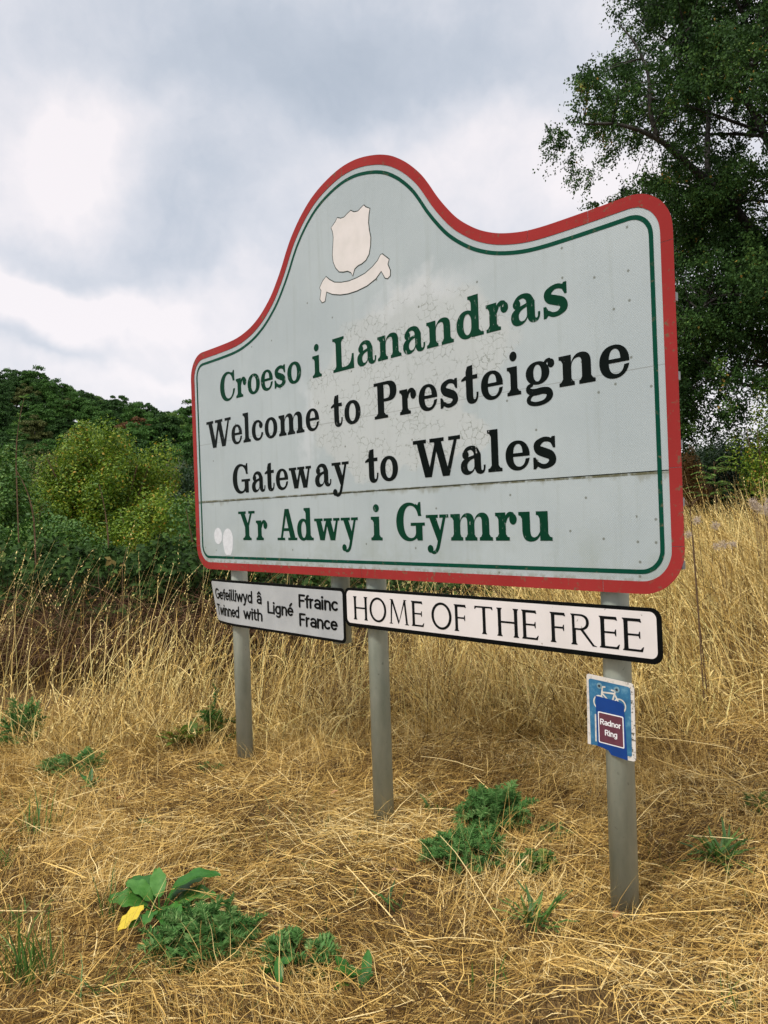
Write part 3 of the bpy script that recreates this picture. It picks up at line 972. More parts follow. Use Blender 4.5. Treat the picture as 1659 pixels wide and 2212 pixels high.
def build_sign():
    root = thing('welcome_sign', 'large grey bilingual town welcome sign with red border and arched top on steel posts', 'road sign', matrix=SIGN_MAT)
    tilt = bpy.data.objects.new('x', None)
    bpy.data.objects.remove(tilt)
    Mt = Matrix.Translation((0, 0, SZ)) @ Matrix.Rotation(-SIGN_TILT, 4, 'Y')

    def fin(o):                          # face pieces were drawn about the eye line: bake height and slight slope into the mesh
        o.data.transform(Mt)
        return o
    o_in = [tuple(p) for p in inset(0.002)]
    big = 3.0
    up = fin(extrude_poly('upper_board', o_in, 0.0, .004, M_face, root, holes=[rect(-big, -big, big, .1385)]))
    lo = fin(extrude_poly('lower_board', o_in, 0.0, .004, M_face, root, holes=[rect(-big, .1345, big, big)]))
    # joints in the red tape seen along the border
    cuts = [(-1.45, 1.23), (-1.98, 1.17), (-2.04, .9), (-2.04, .137), (-2.04, -.17), (-1.34, -.345), (-.2, -.345), (1.30, -.345), (1.653, -.16), (1.653, .137), (1.653, 1.0), (1.30, 1.227), (.99, 1.245)]
    fin(ring('red_border', 0.0, .050, -.0022, M_red, root, cuts, thick=.0024))
    fin(ring('green_line', .0785, .0965, -.0012, M_line, root))
    sh = [(-.301, 1.704), (-.271, 1.69), (-.241, 1.688), (-.211, 1.699), (-.183, 1.707), (-.156, 1.69), (-.123, 1.684), (-.09, 1.696), (-.073, 1.702), (-.058, 1.686), (-.026, 1.668), (-.036, 1.639), (-.042, 1.598), (-.038, 1.559), (-.028, 1.513), (-.032, 1.471), (-.046, 1.427), (-.072, 1.402), (-.105, 1.392), (-.138, 1.39), (-.168, 1.379), (-.186, 1.345), (-.198, 1.367), (-.227, 1.383), (-.265, 1.388), (-.3, 1.398), (-.329, 1.427), (-.349, 1.466), (-.354, 1.507), (-.346, 1.561), (-.34, 1.605), (-.345, 1.64), (-.357, 1.664), (-.338, 1.675), (-.316, 1.688)]
    rb = [(-.421, 1.398), (-.39, 1.372), (-.347, 1.346), (-.286, 1.33), (-.217, 1.321), (-.15, 1.322), (-.083, 1.329), (-.018, 1.35), (.022, 1.371), (.047, 1.396), (.059, 1.397), (.11, 1.355), (.098, 1.332), (.116, 1.294), (.114, 1.268), (.094, 1.259), (.076, 1.267), (.048, 1.311), (.002, 1.281), (-.07, 1.261), (-.153, 1.254), (-.229, 1.256), (-.298, 1.266), (-.368, 1.286), (-.421, 1.312), (-.44, 1.26), (-.465, 1.259), (-.483, 1.282), (-.468, 1.33), (-.482, 1.348), (-.454, 1.379)]

    def grow(poly, d):
        p = np.asarray(poly); t = unit(np.roll(p, -1, 0) - np.roll(p, 1, 0))
        return [tuple(q) for q in p + np.stack([-t[:, 1], t[:, 0]], -1) * d]

    def flat(name, poly, depth, m):
        v, t = fill([(1, poly)])
        return fin(mesh_obj(name, np.insert(v, 1, depth, 1), t, m, root))
    k = .0042                              # v values above were measured before the slope was taken out
    sh = [(x, z - k * x) for x, z in sh]
    rb = [(x, z - k * x) for x, z in rb]
    for nm, poly in (('shield_patch', sh), ('ribbon_patch', rb)):
        e = flat(nm, poly, -.0016, M_blank)
        v, t = fill([(1, grow(poly, .0055))])
        rim = fin(mesh_obj('dirty_rim', np.insert(v, 1, -.0010, 1), t, M_edge, e))
    # two smears left by removed tape
    v, t = fill([(1, ell(-1.605, -.135, .068, .082, 30)), (1, ell(-1.735, -.105, .055, .058, 24)), (1, bez([(-1.675, -.14), (-1.66, -.21, -1.65, -.235, -1.63, -.238), (-1.58, -.24), (-1.55, -.22, -1.54, -.18, -1.54, -.13)]))])
    fin(mesh_obj('tape_residue', np.insert(v, 1, -.0010, 1), t, M_tape_ghost, root))
    LN = {
        'L1': (.8330, M_green, [('C', -1.638, -1.442), ('r', -1.431, -1.301), ('o', -1.288, -1.142), ('e', -1.129, -.993), ('s', -.980, -.847), ('o', -.836, -.692), ('i', -.580, -.491), ('L', -.385, -.201), ('a', -.173, -.016), ('n', -.003, .180), ('a', .192, .351), ('n', .363, .545), ('d', .563, .732), ('r', .746, .875), ('a', .889, 1.047), ('s', 1.060, 1.194)]),
        'L2': (.5230, M_black, [('W', -1.844, -1.514), ('e', -1.510, -1.375), ('l', -1.364, -1.271), ('c', -1.256, -1.119), ('o', -1.105, -.963), ('m', -.946, -.678), ('e', -.664, -.533), ('t', -.419, -.316), ('o', -.300, -.160), ('P', -.046, .131), ('r', .152, .274), ('e', .291, .421), ('s', .437, .564), ('t', .581, .685), ('e', .701, .831), ('i', .853, .932), ('g', .955, 1.110), ('n', 1.131, 1.307), ('e', 1.324, 1.458)]),
        'L3': (.1855, M_black, [('G', -1.514, -1.298), ('a', -1.278, -1.119), ('t', -1.123, -1.015), ('e', -.999, -.865), ('w', -.855, -.629), ('a', -.593, -.439), ('y', -.432, -.279), ('t', -.137, -.032), ('o', -.017, .122), ('W', .238, .560), ('a', .558, .712), ('l', .725, .811), ('e', .830, .965), ('s', .978, 1.109)]),
        'L4': (-.1345, M_green, [('Y', -1.460, -1.258), ('r', -1.246, -1.114), ('A', -1.003, -.792), ('d', -.790, -.625), ('w', -.616, -.378), ('y', -.366, -.216), ('i', -.109, -.015), ('G', .094, .303), ('y', .312, .465), ('m', .479, .742), ('r', .757, .880), ('u', .890, 1.068)])}
    for key, (y0, m, row) in LN.items():
        items = [(SER[ch][1], SER[ch][0], a, b, y0, .001) for ch, a, b in row]
        fin(lettering('lettering', items, m, root, -.0014))
    g = Geo(); g.box(-2.03, .0042, SZ + .126, 1.636, .0075, SZ + .147)
    jo = g.build('joint_strip', M_edge, root)
    # posts, their tops hidden behind the boards
    for (x, zb, zt) in ((1.3035, -.08, 2.75), (-.182, -.10, 3.10), (-1.622, -.14, 2.7)):
        g = Geo()
        g.tube([(x, .092, zb), (x, .092, zt)], .0575, 28)
        g.build('post', M_post, root, smooth=True)
    g = Geo(); g.tube([(-.502, .092, .93), (-.502, .092, 2.7)], .0575, 24)
    g.build('stub_post', M_post, root, smooth=True)
    # rails behind the boards and the clips that hold them to the posts
    for z, x0, x1 in ((-.22, -1.98, 1.640), (.02, -2.0, 1.645), (.24, -2.0, 1.645), (.50, -2.0, 1.645), (.80, -2.0, 1.645), (1.08, -1.95, 1.58), (1.5, -.80, .42)):
        g = Geo()
        g.box(x0, .0045, SZ + z - .016, x1, .030, SZ + z + .016)
        g.build('rail', M_alu, root)
    return root


sign = build_sign()

# ------------------------------------------------------------------ the plates below
M_plate_edge = mat_plain('black_plate_edge', (.004, .005, .005), .5, .06, var=.3, scale=40)


def mat_plate(name, a, b_, speck, rough=.4, cells=False):
    m, g, b = mat(name)
    tc = g.n('ShaderNodeTexCoord').outputs['Object']
    c = g.mix(g.smooth(g.noise(tc, 5, 5, .6), .35, .7), a, b_)
    c = g.mix(g.math('MULTIPLY', g.smooth(g.noise(tc, 45, 3, .6), .70, .76), .8), c, speck)
    if cells:
        sep = g.n('ShaderNodeSeparateXYZ'); g.link(tc, sep.inputs[0])
        def tri(ax, az_):
            return g.math('ABSOLUTE', g.math('SUBTRACT', g.math('FRACT', g.math('ADD', g.math('MULTIPLY', sep.outputs[0], ax), g.math('MULTIPLY', sep.outputs[2], az_))), 0.5))
        c = g.mix(g.math('MULTIPLY', g.smooth(g.math('MAXIMUM', tri(110, 110), tri(110, -110)), .36, .5), .4), c, (.52, .54, .54))
    g.link(c, b.inputs['Base Color'])
    b.inputs['Roughness'].default_value = rough
    return m


M_white = mat_plate('white_plate', (.74, .695, .67), (.68, .64, .61), (.25, .22, .18))
M_greyplate = mat_plate('grey_plate', (.36, .375, .38), (.43, .445, .445), (.20, .20, .17), cells=True)


def rrect(x0, y0, x1, y1, r, n=6):
    return corner(x1 - r, y1 - r, r, 90, 0, n) + corner(x1 - r, y0 + r, r, 0, -90, n) + corner(x0 + r, y0 + r, r, 270, 180, n) + corner(x0 + r, y1 - r, r, 180, 90, n)


def sub_grid(poly_ops, x0, x1, n):
    """extra cut lines so that a sheet can be bent"""
    return poly_ops


def build_home():
    root = thing('slogan_plate', 'white black-edged plate with thin roman capitals below the right of the welcome sign', 'sign plate', matrix=SIGN_MAT)
    sl = lambda o: (o.data.transform(Matrix.Translation((0, 0, SZ)) @ Matrix.Rotation(-.0085, 4, 'Y')), o)[1]
    x0, x1, z0, z1 = -.349, 1.553, -.622, -.402
    sl(extrude_poly('backing', rrect(x0, z0, x1, z1, .042), -.010, -.006, M_plate_edge, root))
    v, t = fill([(1, rrect(x0 + .020, z0 + .021, x1 - .020, z1 - .015, .028))])
    sl(mesh_obj('face', np.insert(v, 1, -.0108, 1), t, M_white, root))
    row = [('H', -.273, -.154), ('O', -.135, 0), ('M', .017, .170), ('E', .189, .280), ('O', .334, .470), ('F', .485, .565), ('T', .617, .728), ('H', .749, .872), ('E', .890, .981), ('F', 1.042, 1.122), ('R', 1.146, 1.269), ('E', 1.281, 1.373), ('E', 1.385, 1.477)]
    sl(lettering('lettering', [(ROM[c][1], ROM[c][0], a, b, -.5785, .001) for c, a, b in row], mat_vinyl('plate_black', (.004, .005, .005), (.6, .58, .55), .6, .35, thr=.66), root, -.0118))
    for x in (-.182, 1.3035):
        g = Geo()
        g.box(x - .075, -.0055, SZ - .53, x + .075, .0335, SZ - .49)
        g.tube([(x, .092, SZ - .53), (x, .092, SZ - .49)], .0605, 20)
        g.build('clip', M_alu, root)


def build_twin():
    root = thing('twinning_plate', 'grey black-edged twin town plate with bent left end below the welcome sign', 'sign plate', matrix=SIGN_MAT)
    x0, x1, zt, zb = -1.880, -.352, -.4165, -.7345

    def bend(o):
        n = len(o.data.vertices)
        co = np.empty(n * 3, np.float32); o.data.vertices.foreach_get('co', co); co = co.reshape(-1, 3)
        t = np.clip((-1.50 - co[:, 0]) / .38, 0, 1)
        low = np.clip((zt - co[:, 2]) / .32, 0, 1)
        co[:, 1] += t ** 2 * (.015 + .045 * low)
        co[:, 0] += t ** 2 * .012 * low
        co[:, 2] += SZ + co[:, 0] * .006 + .006
        o.data.vertices.foreach_set('co', co.ravel()); o.data.update()
        return o

    def sliced(poly):
        """polygon ops plus slivers that force cut lines at regular x"""
        ops = [(1, poly)]
        for x in np.arange(-1.866, -1.45, .012):
            ops.append((-1, [(x, -2), (x + 1e-5, -2), (x + 1e-5, 2), (x, 2)]))
        ops.append((1, poly))
        return ops
    poly = rrect(x0, zb, x1, zt, .03)
    v, t = fill(sliced(poly))
    n = len(v)
    f = t.tolist() + (t[:, ::-1] + n).tolist()
    cnt = {}
    for a, b, c in t.tolist():
        for e in ((a, b), (b, c), (c, a)): cnt[e] = 1
    for (a, b) in list(cnt):
        if (b, a) not in cnt: f.append([b, a, a + n, b + n])
    bend(mesh_obj('backing', np.concatenate([np.insert(v, 1, -.004, 1), np.insert(v, 1, -.001, 1)]), f, M_plate_edge, root))
    v, t = fill(sliced(rrect(x0 + .004, zb + .017, x1 - .017, zt - .017, .02)))
    bend(mesh_obj('face', np.insert(v, 1, -.0052, 1), t, M_greyplate, root))
    mb = mat_vinyl('twin_black', (.004, .005, .005), rough=.4)
    for txt, a, b, y0, cap, pen in (('Gefeilliwyd', -1.832, -1.308, -.5590, .076, 24), ('â', -1.259, -1.200, -.5570, .074, 24), ('Twinned', -1.832, -1.478, -.6710, .074, 24), ('with', -1.427, -1.193, -.6700, .073, 24),
                                    ('Ligné', -1.139, -.851, -.6125, .074, 24), ('Ffrainc', -.796, -.408, -.5490, .076, 24), ('France', -.795, -.420, -.6640, .075, 24)):
        gl = [san_ops(ch, pen) for ch in txt]
        tot = sum(w for w, _ in gl)
        k = (b - a) / tot
        items, cx = [], a
        for w, ops in gl:
            items.append((ops, w, cx, cx + w * k, y0, cap / 140))
            cx += w * k
        bend(lettering('lettering', items, mb, root, -.0072))
    for x in (-1.622, -.502):
        g = Geo(); g.box(x - .07, .026 if x < -1 else -.0008, SZ - .60, x + .07, .0335, SZ - .56)
        if x > -1: g.tube([(x, .092, SZ - .60), (x, .092, SZ - .56)], .0605, 20)
        g.build('clip', M_alu, root)


def build_cycle():
    root = thing('cycle_route_sign', 'small weathered blue cycle route sign with broken lower corner on the right post', 'cycle sign', matrix=SIGN_MAT)
    fin = lambda o: (o.data.transform(Matrix.Translation((0, 0, SZ))), o)[1]
    plate = [(1.197, -.703), (1.199, -.697), (1.206, -.6945), (1.398, -.7065), (1.408, -.710), (1.413, -.719), (1.411, -1.012), (1.408, -1.019), (1.400, -1.0225), (1.375, -1.023), (1.303, -1.016), (1.290, -1.0), (1.270, -.995), (1.240, -.992), (1.192, -.993)]
    m, g, b = mat('weathered_white_edge')
    tc = g.n('ShaderNodeTexCoord').outputs['Object']
    sep = g.n('ShaderNodeSeparateXYZ'); g.link(tc, sep.inputs[0])
    n = g.smooth(g.noise(tc, 60, 5, .7), .52, .62)
    n = g.math('MULTIPLY', n, g.math('MULTIPLY_ADD', g.smooth(sep.outputs[0], 1.37, 1.40), .7, .3))
    g.link(g.mix(n, (.68, .64, .58), (.11, .10, .075)), b.inputs['Base Color'])
    b.inputs['Roughness'].default_value = .5
    fin(extrude_poly('plate', plate, .026, .0295, m, root))
    m2, g, b = mat('faded_blue')
    tc = g.n('ShaderNodeTexCoord').outputs['Object']
    c = g.ramp(g.noise(tc, 22, 6, .7), [(.3, (.018, .105, .22)), (.55, (.035, .165, .30)), (.75, (.15, .33, .44))])
    g.link(c, b.inputs['Base Color']); b.inputs['Roughness'].default_value = .45
    blue = [(1.2065, -.722), (1.209, -.716), (1.216, -.7125), (1.388, -.7225), (1.395, -.727), (1.398, -.735), (1.395, -.999), (1.392, -1.005), (1.376, -1.005), (1.376, -1.0225), (1.304, -1.0155), (1.2905, -.9995), (1.270, -.9945), (1.241, -.9915), (1.208, -.9925)]
    v, t = fill([(1, blue)]); fin(mesh_obj('blue_face', np.insert(v, 1, .0253, 1), t, m2, root))
    mw = mat_plain('faded_white', (.70, .66, .58), .5, .4, var=.25, scale=60)
    pen = .0068
    ops = []
    for ln in ([(1.2825, -.7385), (1.2705, -.740), (1.2695, -.748)], [(1.2705, -.746), (1.2655, -.782)], [(1.2705, -.762), (1.3225, -.760)], [(1.268, -.766), (1.290, -.786)],
               [(1.3130, -.7475), (1.3370, -.7490)], [(1.3300, -.7497), (1.3175, -.786)], [(1.3250, -.760), (1.3405, -.787)], [(1.2345, -.862), (1.2330, -.972)]):
        ops += stroke([(x, y, pen) for x, y in ln], curve=False, caps=True)
    for cx in (1.2555, 1.3475):
        ops += stroke([(x, y, pen * .85) for x, y in arc(cx, -.8065, .0265, .0275, 0, 360, 30)], curve=False)
    v, t = fill(ops); fin(mesh_obj('bicycle_symbol', np.insert(v, 1, .0248, 1), t, mw, root))
    for bx, bz in ((1.2575, -.7370), (1.3375, -.7415)):
        gq = Geo(); gq.tube([(bx, .0252, SZ + bz), (bx, .0240, SZ + bz)], .0125, 20)
        w = gq.build('bolt_washer', mat_plain('pale_washer', (.22, .36, .42), .5, .4, var=.3, scale=80), root)
        gq = Geo(); gq.tube([(bx, .0240, SZ + bz), (bx, .0215, SZ + bz)], .0052, 8)
        gq.build('bolt_head', mat_plain('bolt', (.03, .035, .045), .5, .5), w)
    st = [(1.2375, -.7815), (1.340, -.789), (1.3605, -.795), (1.3665, -.803), (1.3755, -1.0235), (1.303, -1.0165), (1.290, -1.0005), (1.262, -.9945), (1.241, -.992)]
    fin(extrude_poly('sticker', st, .0240, .0247, mat_plain('royal_blue', (.006, .050, .235), .35, .45, var=.15, scale=10), root))
    v, t = fill([(1, rrect(1.2470, -.975, 1.3635, -.8445, .006))])
    for i in range(len(v)): v[i, 1] -= (v[i, 0] - 1.247) * .03
    fin(mesh_obj('panel_border', np.insert(v, 1, .0236, 1), t, mat_plain('clean_white', (.80, .80, .80), .4, .4), root))
    v, t = fill([(1, rrect(1.2515, -.9705, 1.3590, -.849, .004))])
    for i in range(len(v)): v[i, 1] -= (v[i, 0] - 1.247) * .03
    fin(mesh_obj('maroon_panel', np.insert(v, 1, .0232, 1), t, mat_plain('maroon', (.135, .040, .060), .45, .4, var=.2, scale=20), root))
    for txt, a, b, y0, cap in (('Radnor', 1.2560, 1.3520, -.8965, .0225), ('Ring', 1.2765, 1.3340, -.9390, .0225)):
        gl = [san_ops(ch, 24) for ch in txt]
        tot = sum(w for w, _ in gl); k = (b - a) / tot
        items, cx = [], a
        for w, o in gl:
            items.append((o, w, cx, cx + w * k, y0 - (cx - a) * .035, cap / 140)); cx += w * k
        fin(lettering('lettering', items, bpy.data.materials['clean_white'], root, .0227))
    for z in (-.80, -.955):
        gq = Geo(); gq.tube([(1.3035, .092, SZ + z), (1.3035, .092, SZ + z + .016)], .0605, 20)
        gq.box(1.26, .0297, SZ + z, 1.347, .036, SZ + z + .016)
        gq.build('band', M_alu, root)


build_home()
build_twin()
build_cycle()


# ------------------------------------------------------------------ woodland on the hillside
def crown_mesh(name, m, seed, rx=4.0, rz=4.6, lobes=64, per=150, q=.36):
    r = np.random.default_rng(seed)
    pos, nr = [], []
    for _ in range(lobes):
        d = unit(r.normal(0, 1, 3)); d[2] = abs(d[2]) * 1.5 - .60
        d = unit(d)
        c = d * np.array([rx, rx, rz]) * r.uniform(.45, 1.0)
        rad = r.uniform(.55, 1.35)
        n = unit(r.normal(0, 1, (per, 3))); n[:, 2] = np.abs(n[:, 2]) * .9 + n[:, 2] * .1
        pos.append(c + n * rad * r.uniform(.75, 1.05, (per, 1)) * np.array([1, 1, .75])); nr.append(n)
    pos, nr = np.concatenate(pos), np.concatenate(nr)
    nr = unit(nr + r.normal(0, .55, nr.shape))
    d = unit(np.cross(nr, r.normal(0, 1, nr.shape)))
    N = len(pos)
    V, Fq, rr = leaves(pos, d, nr, r.uniform(.7, 1.3, N) * q, r.uniform(.7, 1.2, N) * q * .8, np.clip(r.normal(.5, .2, N), 0, 1))
    V[:, 2] += rz * .9
    return V, Fq, rr


def trunk_geo(h, r0):
    g = Geo()
    g.tube([(0, 0, -.5), (.1, 0, h * .4), (0, .1, h)], [r0, r0 * .8, r0 * .4], 7)
    return g


def build_wood():
    r = np.random.default_rng(21)
    protos = {}
    for kind, n in (('dark', 2), ('mid', 2), ('pale', 1), ('brown', 1), ('rust', 1)):
        protos[kind] = []
        for i in range(n):
            V, Fq, rr = crown_mesh('crown', M_wood[kind], 100 + len(protos) * 7 + i, 3.9 + .5 * i, 4.4 + .6 * i)
            me_c = mesh_obj('crown', V + np.array([0, 0, 1.6]), Fq, M_wood[kind], rnd=rr)
            me_t = trunk_geo(6.5, .28).build('trunk', M_bark)
            protos[kind].append((me_c, me_t))
    used = set()
    lab = {'dark': 'dark green broadleaf tree in the dense wood on the hillside', 'mid': 'mid green broadleaf tree in the dense wood on the hillside',
           'pale': 'paler yellow-green tree in the dense wood on the hillside', 'brown': 'brownish olive tree in the dense wood on the hillside',
           'rust': 'rust-brown tree standing out low in the hillside wood'}
    grp = {'dark': 'dark green trees of the hillside wood', 'mid': 'mid green trees of the hillside wood', 'pale': 'pale trees of the hillside wood', 'brown': 'olive trees of the hillside wood', 'rust': None}

    def plant(kind, x, y, s, rz, dz=0):
        i = r.integers(len(protos[kind]))
        t = thing('broadleaf_tree', lab[kind], 'tree', (x, y, float(hill_h(np.float64(x), np.float64(y))) + dz), grp[kind])
        for ob in protos[kind][i]:
            if (kind, i, ob.name) not in used:
                used.add((kind, i, ob.name)); c = ob
            else:
                c = ob.copy(); COL.objects.link(c)
            c.parent = t
        t.scale = (s, s, s * r.uniform(.9, 1.15)); t.rotation_euler = (0, 0, rz)
    n = 0
    y = 84.0
    while y < 250:
        x = -.62 * y - 4 + r.uniform(0, 4)
        while x < -.225 * y + 4:
            kind = r.choice(['dark', 'mid', 'pale', 'brown'], p=[.46, .34, .12, .08])
            plant(kind, x + r.uniform(-1.5, 1.5), y + r.uniform(-2.5, 2.5), r.uniform(.62, 1.05), r.uniform(0, 6.28))
            n += 1
            x += r.uniform(4.6, 7.6) * (.85 + y / 700)
        y += r.uniform(7.5, 10.0)
    p = at(294, 935, 166)
    plant('rust', p.x, 166, 1.0, 1.0)
    for lst in protos.values():
        for a, b in lst:
            for ob in (a, b):
                if ob.parent is None: bpy.data.objects.remove(ob)
    return n


NWOOD = build_wood()


# ------------------------------------------------------------------ shrubs and hedge
def lumpy(r, c, rad, n, lumps=16, lump_r=.42, shell=.25, low=-.35):
    """points and outward normals on a lumpy crown"""
    c = np.asarray(c, float); rad = np.asarray(rad, float)
    pos, nr = [], []
    per = n // lumps
    for _ in range(lumps):
        d = unit(r.normal(0, 1, 3))
        d[2] = max(d[2], low)
        d = unit(d)
        lc = d * r.uniform(.42, .92)
        lr = lump_r * r.uniform(.6, 1.2)
        q = unit(r.normal(0, 1, (per, 3)))
        s = 1 - np.abs(r.normal(0, shell, (per, 1)))
        pos.append((lc + q * lr * s) * rad + c); nr.append(q)
    return np.concatenate(pos), np.concatenate(nr)


def bush(name, label, cat, c, rad, n, leaf, m, seed, group=None, lumps=16, lump_r=.42, stems=9, aspect=.62, droop=.2, zbase=None, shell=.25):
    r = np.random.default_rng(seed)
    pos, nr = lumpy(r, (0, 0, 0), rad, n, lumps, lump_r, shell)
    zb = (c[2] - rad[2]) if zbase is None else zbase
    t = thing(name, label, cat, (c[0], c[1], zb), group)
    off = np.array([0, 0, c[2] - zb])
    d = unit(np.cross(nr, r.normal(0, 1, nr.shape)) + nr * .3 + np.array([0, 0, -droop]))
    nn = unit(nr + r.normal(0, .6, nr.shape) + np.array([0, 0, .5]))
    N = len(pos)
    keep = pos[:, 2] + off[2] > 0.02
    s = r.uniform(.6, 1.25, N)
    V, Fq, rr = leaves((pos + off)[keep], d[keep], nn[keep], (s * leaf)[keep], (s * leaf * aspect)[keep], np.clip(r.normal(.5, .24, N), 0, 1)[keep], fold=.06)
    mesh_obj('foliage', V, Fq, m, t, rnd=rr)
    g = Geo()
    for k in range(stems):
        a = r.uniform(0, 6.28)
        e = np.array([math.cos(a) * rad[0] * .65, math.sin(a) * rad[1] * .65, off[2] + rad[2] * r.uniform(.1, .6)])
        b0 = np.array([math.cos(a) * .12, math.sin(a) * .12, -.05])
        mid = b0 * .4 + e * .55 + np.array([0, 0, rad[2] * .25])
        g.tube([b0, mid, e], [.02 * rad[2], .012 * rad[2], .004 * rad[2]], 5)
    g.build('stems', M_stalk, t)
    return t


def build_shrubs():
    p = at(222, 1010, 14.0)
    bush('hazel_bush', 'big rounded yellow-green bush in front of the hillside wood', 'bush', (p.x, 14.0, 1.80), (1.65, 1.45, 1.92), 95000, .055, M_hazel, 1, lumps=170, lump_r=.20, stems=7, zbase=-.25, shell=.4)
    p = at(330, 1040, 12.6)
    bush('hazel_bush', 'smaller yellow-green bush at the right foot of the big rounded one', 'bush', (p.x, 12.8, 1.2), (.95, .9, 1.25), 15000, .052, M_hazel, 2, lumps=60, lump_r=.24, stems=4, zbase=-.2)
    p = at(18, 1030, 12.0)
    bush('field_shrub', 'mid green bush at the left picture edge with a light upright sprig', 'bush', (p.x, 12.0, 1.45), (.80, .8, 1.45), 22000, .06, M_midgreen, 3, lumps=90, lump_r=.22, stems=4, zbase=-.2)
    p = at(130, 960, 15.5)
    bush('field_shrub', 'sparse grey-green shrub behind the left of the yellow-green bush', 'bush', (p.x, 15.5, 2.1), (1.0, .9, 1.65), 9000, .055, M_greyy, 4, lumps=30, lump_r=.28, zbase=-.3)
    p = at(95, 1040, 11.0)
    bush('field_shrub', 'deep green shrub between left edge bush and yellow-green bush', 'bush', (p.x, 11.0, .95), (1.15, .8, .95), 20000, .055, M_midgreen, 5, lumps=70, lump_r=.24, stems=4, zbase=-.15)
    p = at(405, 1010, 30.0)
    bush('field_shrub', 'dark round bush seen beside the left edge of the welcome sign', 'bush', (p.x, 30, 2.2), (1.9, 1.6, 2.6), 22000, .11, M_darkgreen, 6, lumps=40, lump_r=.33, zbase=-1.2)
    p = at(440, 1060, 10.2)
    bush('field_shrub', 'leafy green shrub partly hidden behind the left end of the sign', 'bush', (p.x, 10.4, 1.3), (.62, .6, 1.15), 9000, .06, M_midgreen, 8, lumps=24, lump_r=.36, zbase=-.1)
    # right: hedge beyond the tall grass
    specs = [(1530, 1035, 24, 2.4, 1.5, 30000, .10, M_darkgreen, 'field_shrub', 'dark hedge shrub beyond the tall grass right of the sign'),
             (1640, 1030, 22, 2.2, 1.5, 30000, .10, M_darkgreen, 'field_shrub', 'dark hedge shrub under the birch at the right picture edge'),
             (1400, 1050, 23, 2.2, 1.45, 16000, .11, M_darkgreen, 'field_shrub', 'dark hedge shrub mostly hidden behind the right part of the sign'),
             (1250, 1060, 24, 2.4, 1.45, 14000, .11, M_darkgreen, 'field_shrub', 'dark hedge shrub hidden behind the middle of the sign'),
             (1790, 1010, 21, 2.2, 1.9, 16000, .10, M_midgreen, 'field_shrub', 'hedge shrub just outside the right picture edge')]
    for i, (px, py, Y, rx, rz, n, lf, m, nm, lb) in enumerate(specs):
        p = at(px, py, Y)
        bush(nm, lb, 'bush', (p.x, Y, p.z - .25), (rx, 1.4, rz), n, lf, m, 30 + i, lumps=36, lump_r=.34, zbase=-.2)
    p = at(1492, 1040, 19.0)
    bush('rusty_bush', 'orange-brown bush showing past the right edge of the sign', 'bush', (p.x, 19, p.z - .05), (.52, .6, .95), 8000, .06, M_orange, 40, lumps=24, lump_r=.36, zbase=.3)
    p = at(1655, 960, 14.5)
    bush('hedge_sapling', 'olive green sapling low under the birch at the right edge', 'bush', (p.x, 14.5, p.z - .1), (.62, .6, 1.25), 7000, .055, M_hazel, 41, lumps=24, lump_r=.34, zbase=.35)
    # bright ash sapling: arching sprays of paired leaflets
    r = np.random.default_rng(42)
    b = at(1545, 1085, 15.0)
    t = thing('ash_sapling', 'bright green ash sapling standing before the dark hedge', 'sapling', (b.x, 15.0, .45))
    pos, d, nn = [], [], []
    g = Geo()
    for k in range(26):
        a, el = r.uniform(0, 6.28), r.uniform(.3, 1.2)
        s0 = np.array([0, 0, r.uniform(1.2, 2.0)])
        L = r.uniform(.35, .75)
        pts = []
        for q in range(9):
            f = q / 8
            pts.append(s0 + np.array([math.cos(a) * f * L * math.cos(el * .6), math.sin(a) * f * L * math.cos(el * .6), L * (f * .7 - f * f * .55)]))
        g.tube(pts, [.004] * 9, 4)
        for q in range(2, 9):
            for sgn in (-1, 1):
                pos.append(pts[q]); d.append((math.cos(a + sgn * 1.0), math.sin(a + sgn * 1.0), -.35)); nn.append((0, 0, 1))
    g.tube([(0, 0, -.2), (.03, .02, 1.0), (0, 0, 2.05)], [.02, .015, .006], 6)
    N = len(pos)
    V, Fq, rr = leaves(np.array(pos), np.array(d), np.array(nn) + r.normal(0, .3, (N, 3)), r.uniform(.09, .13, N), r.uniform(.03, .045, N), r.uniform(0, 1, N), fold=.05)
    mesh_obj('foliage', V, Fq, M_ash, t, rnd=rr)
    g.build('stems', M_stalk, t)


build_shrubs()


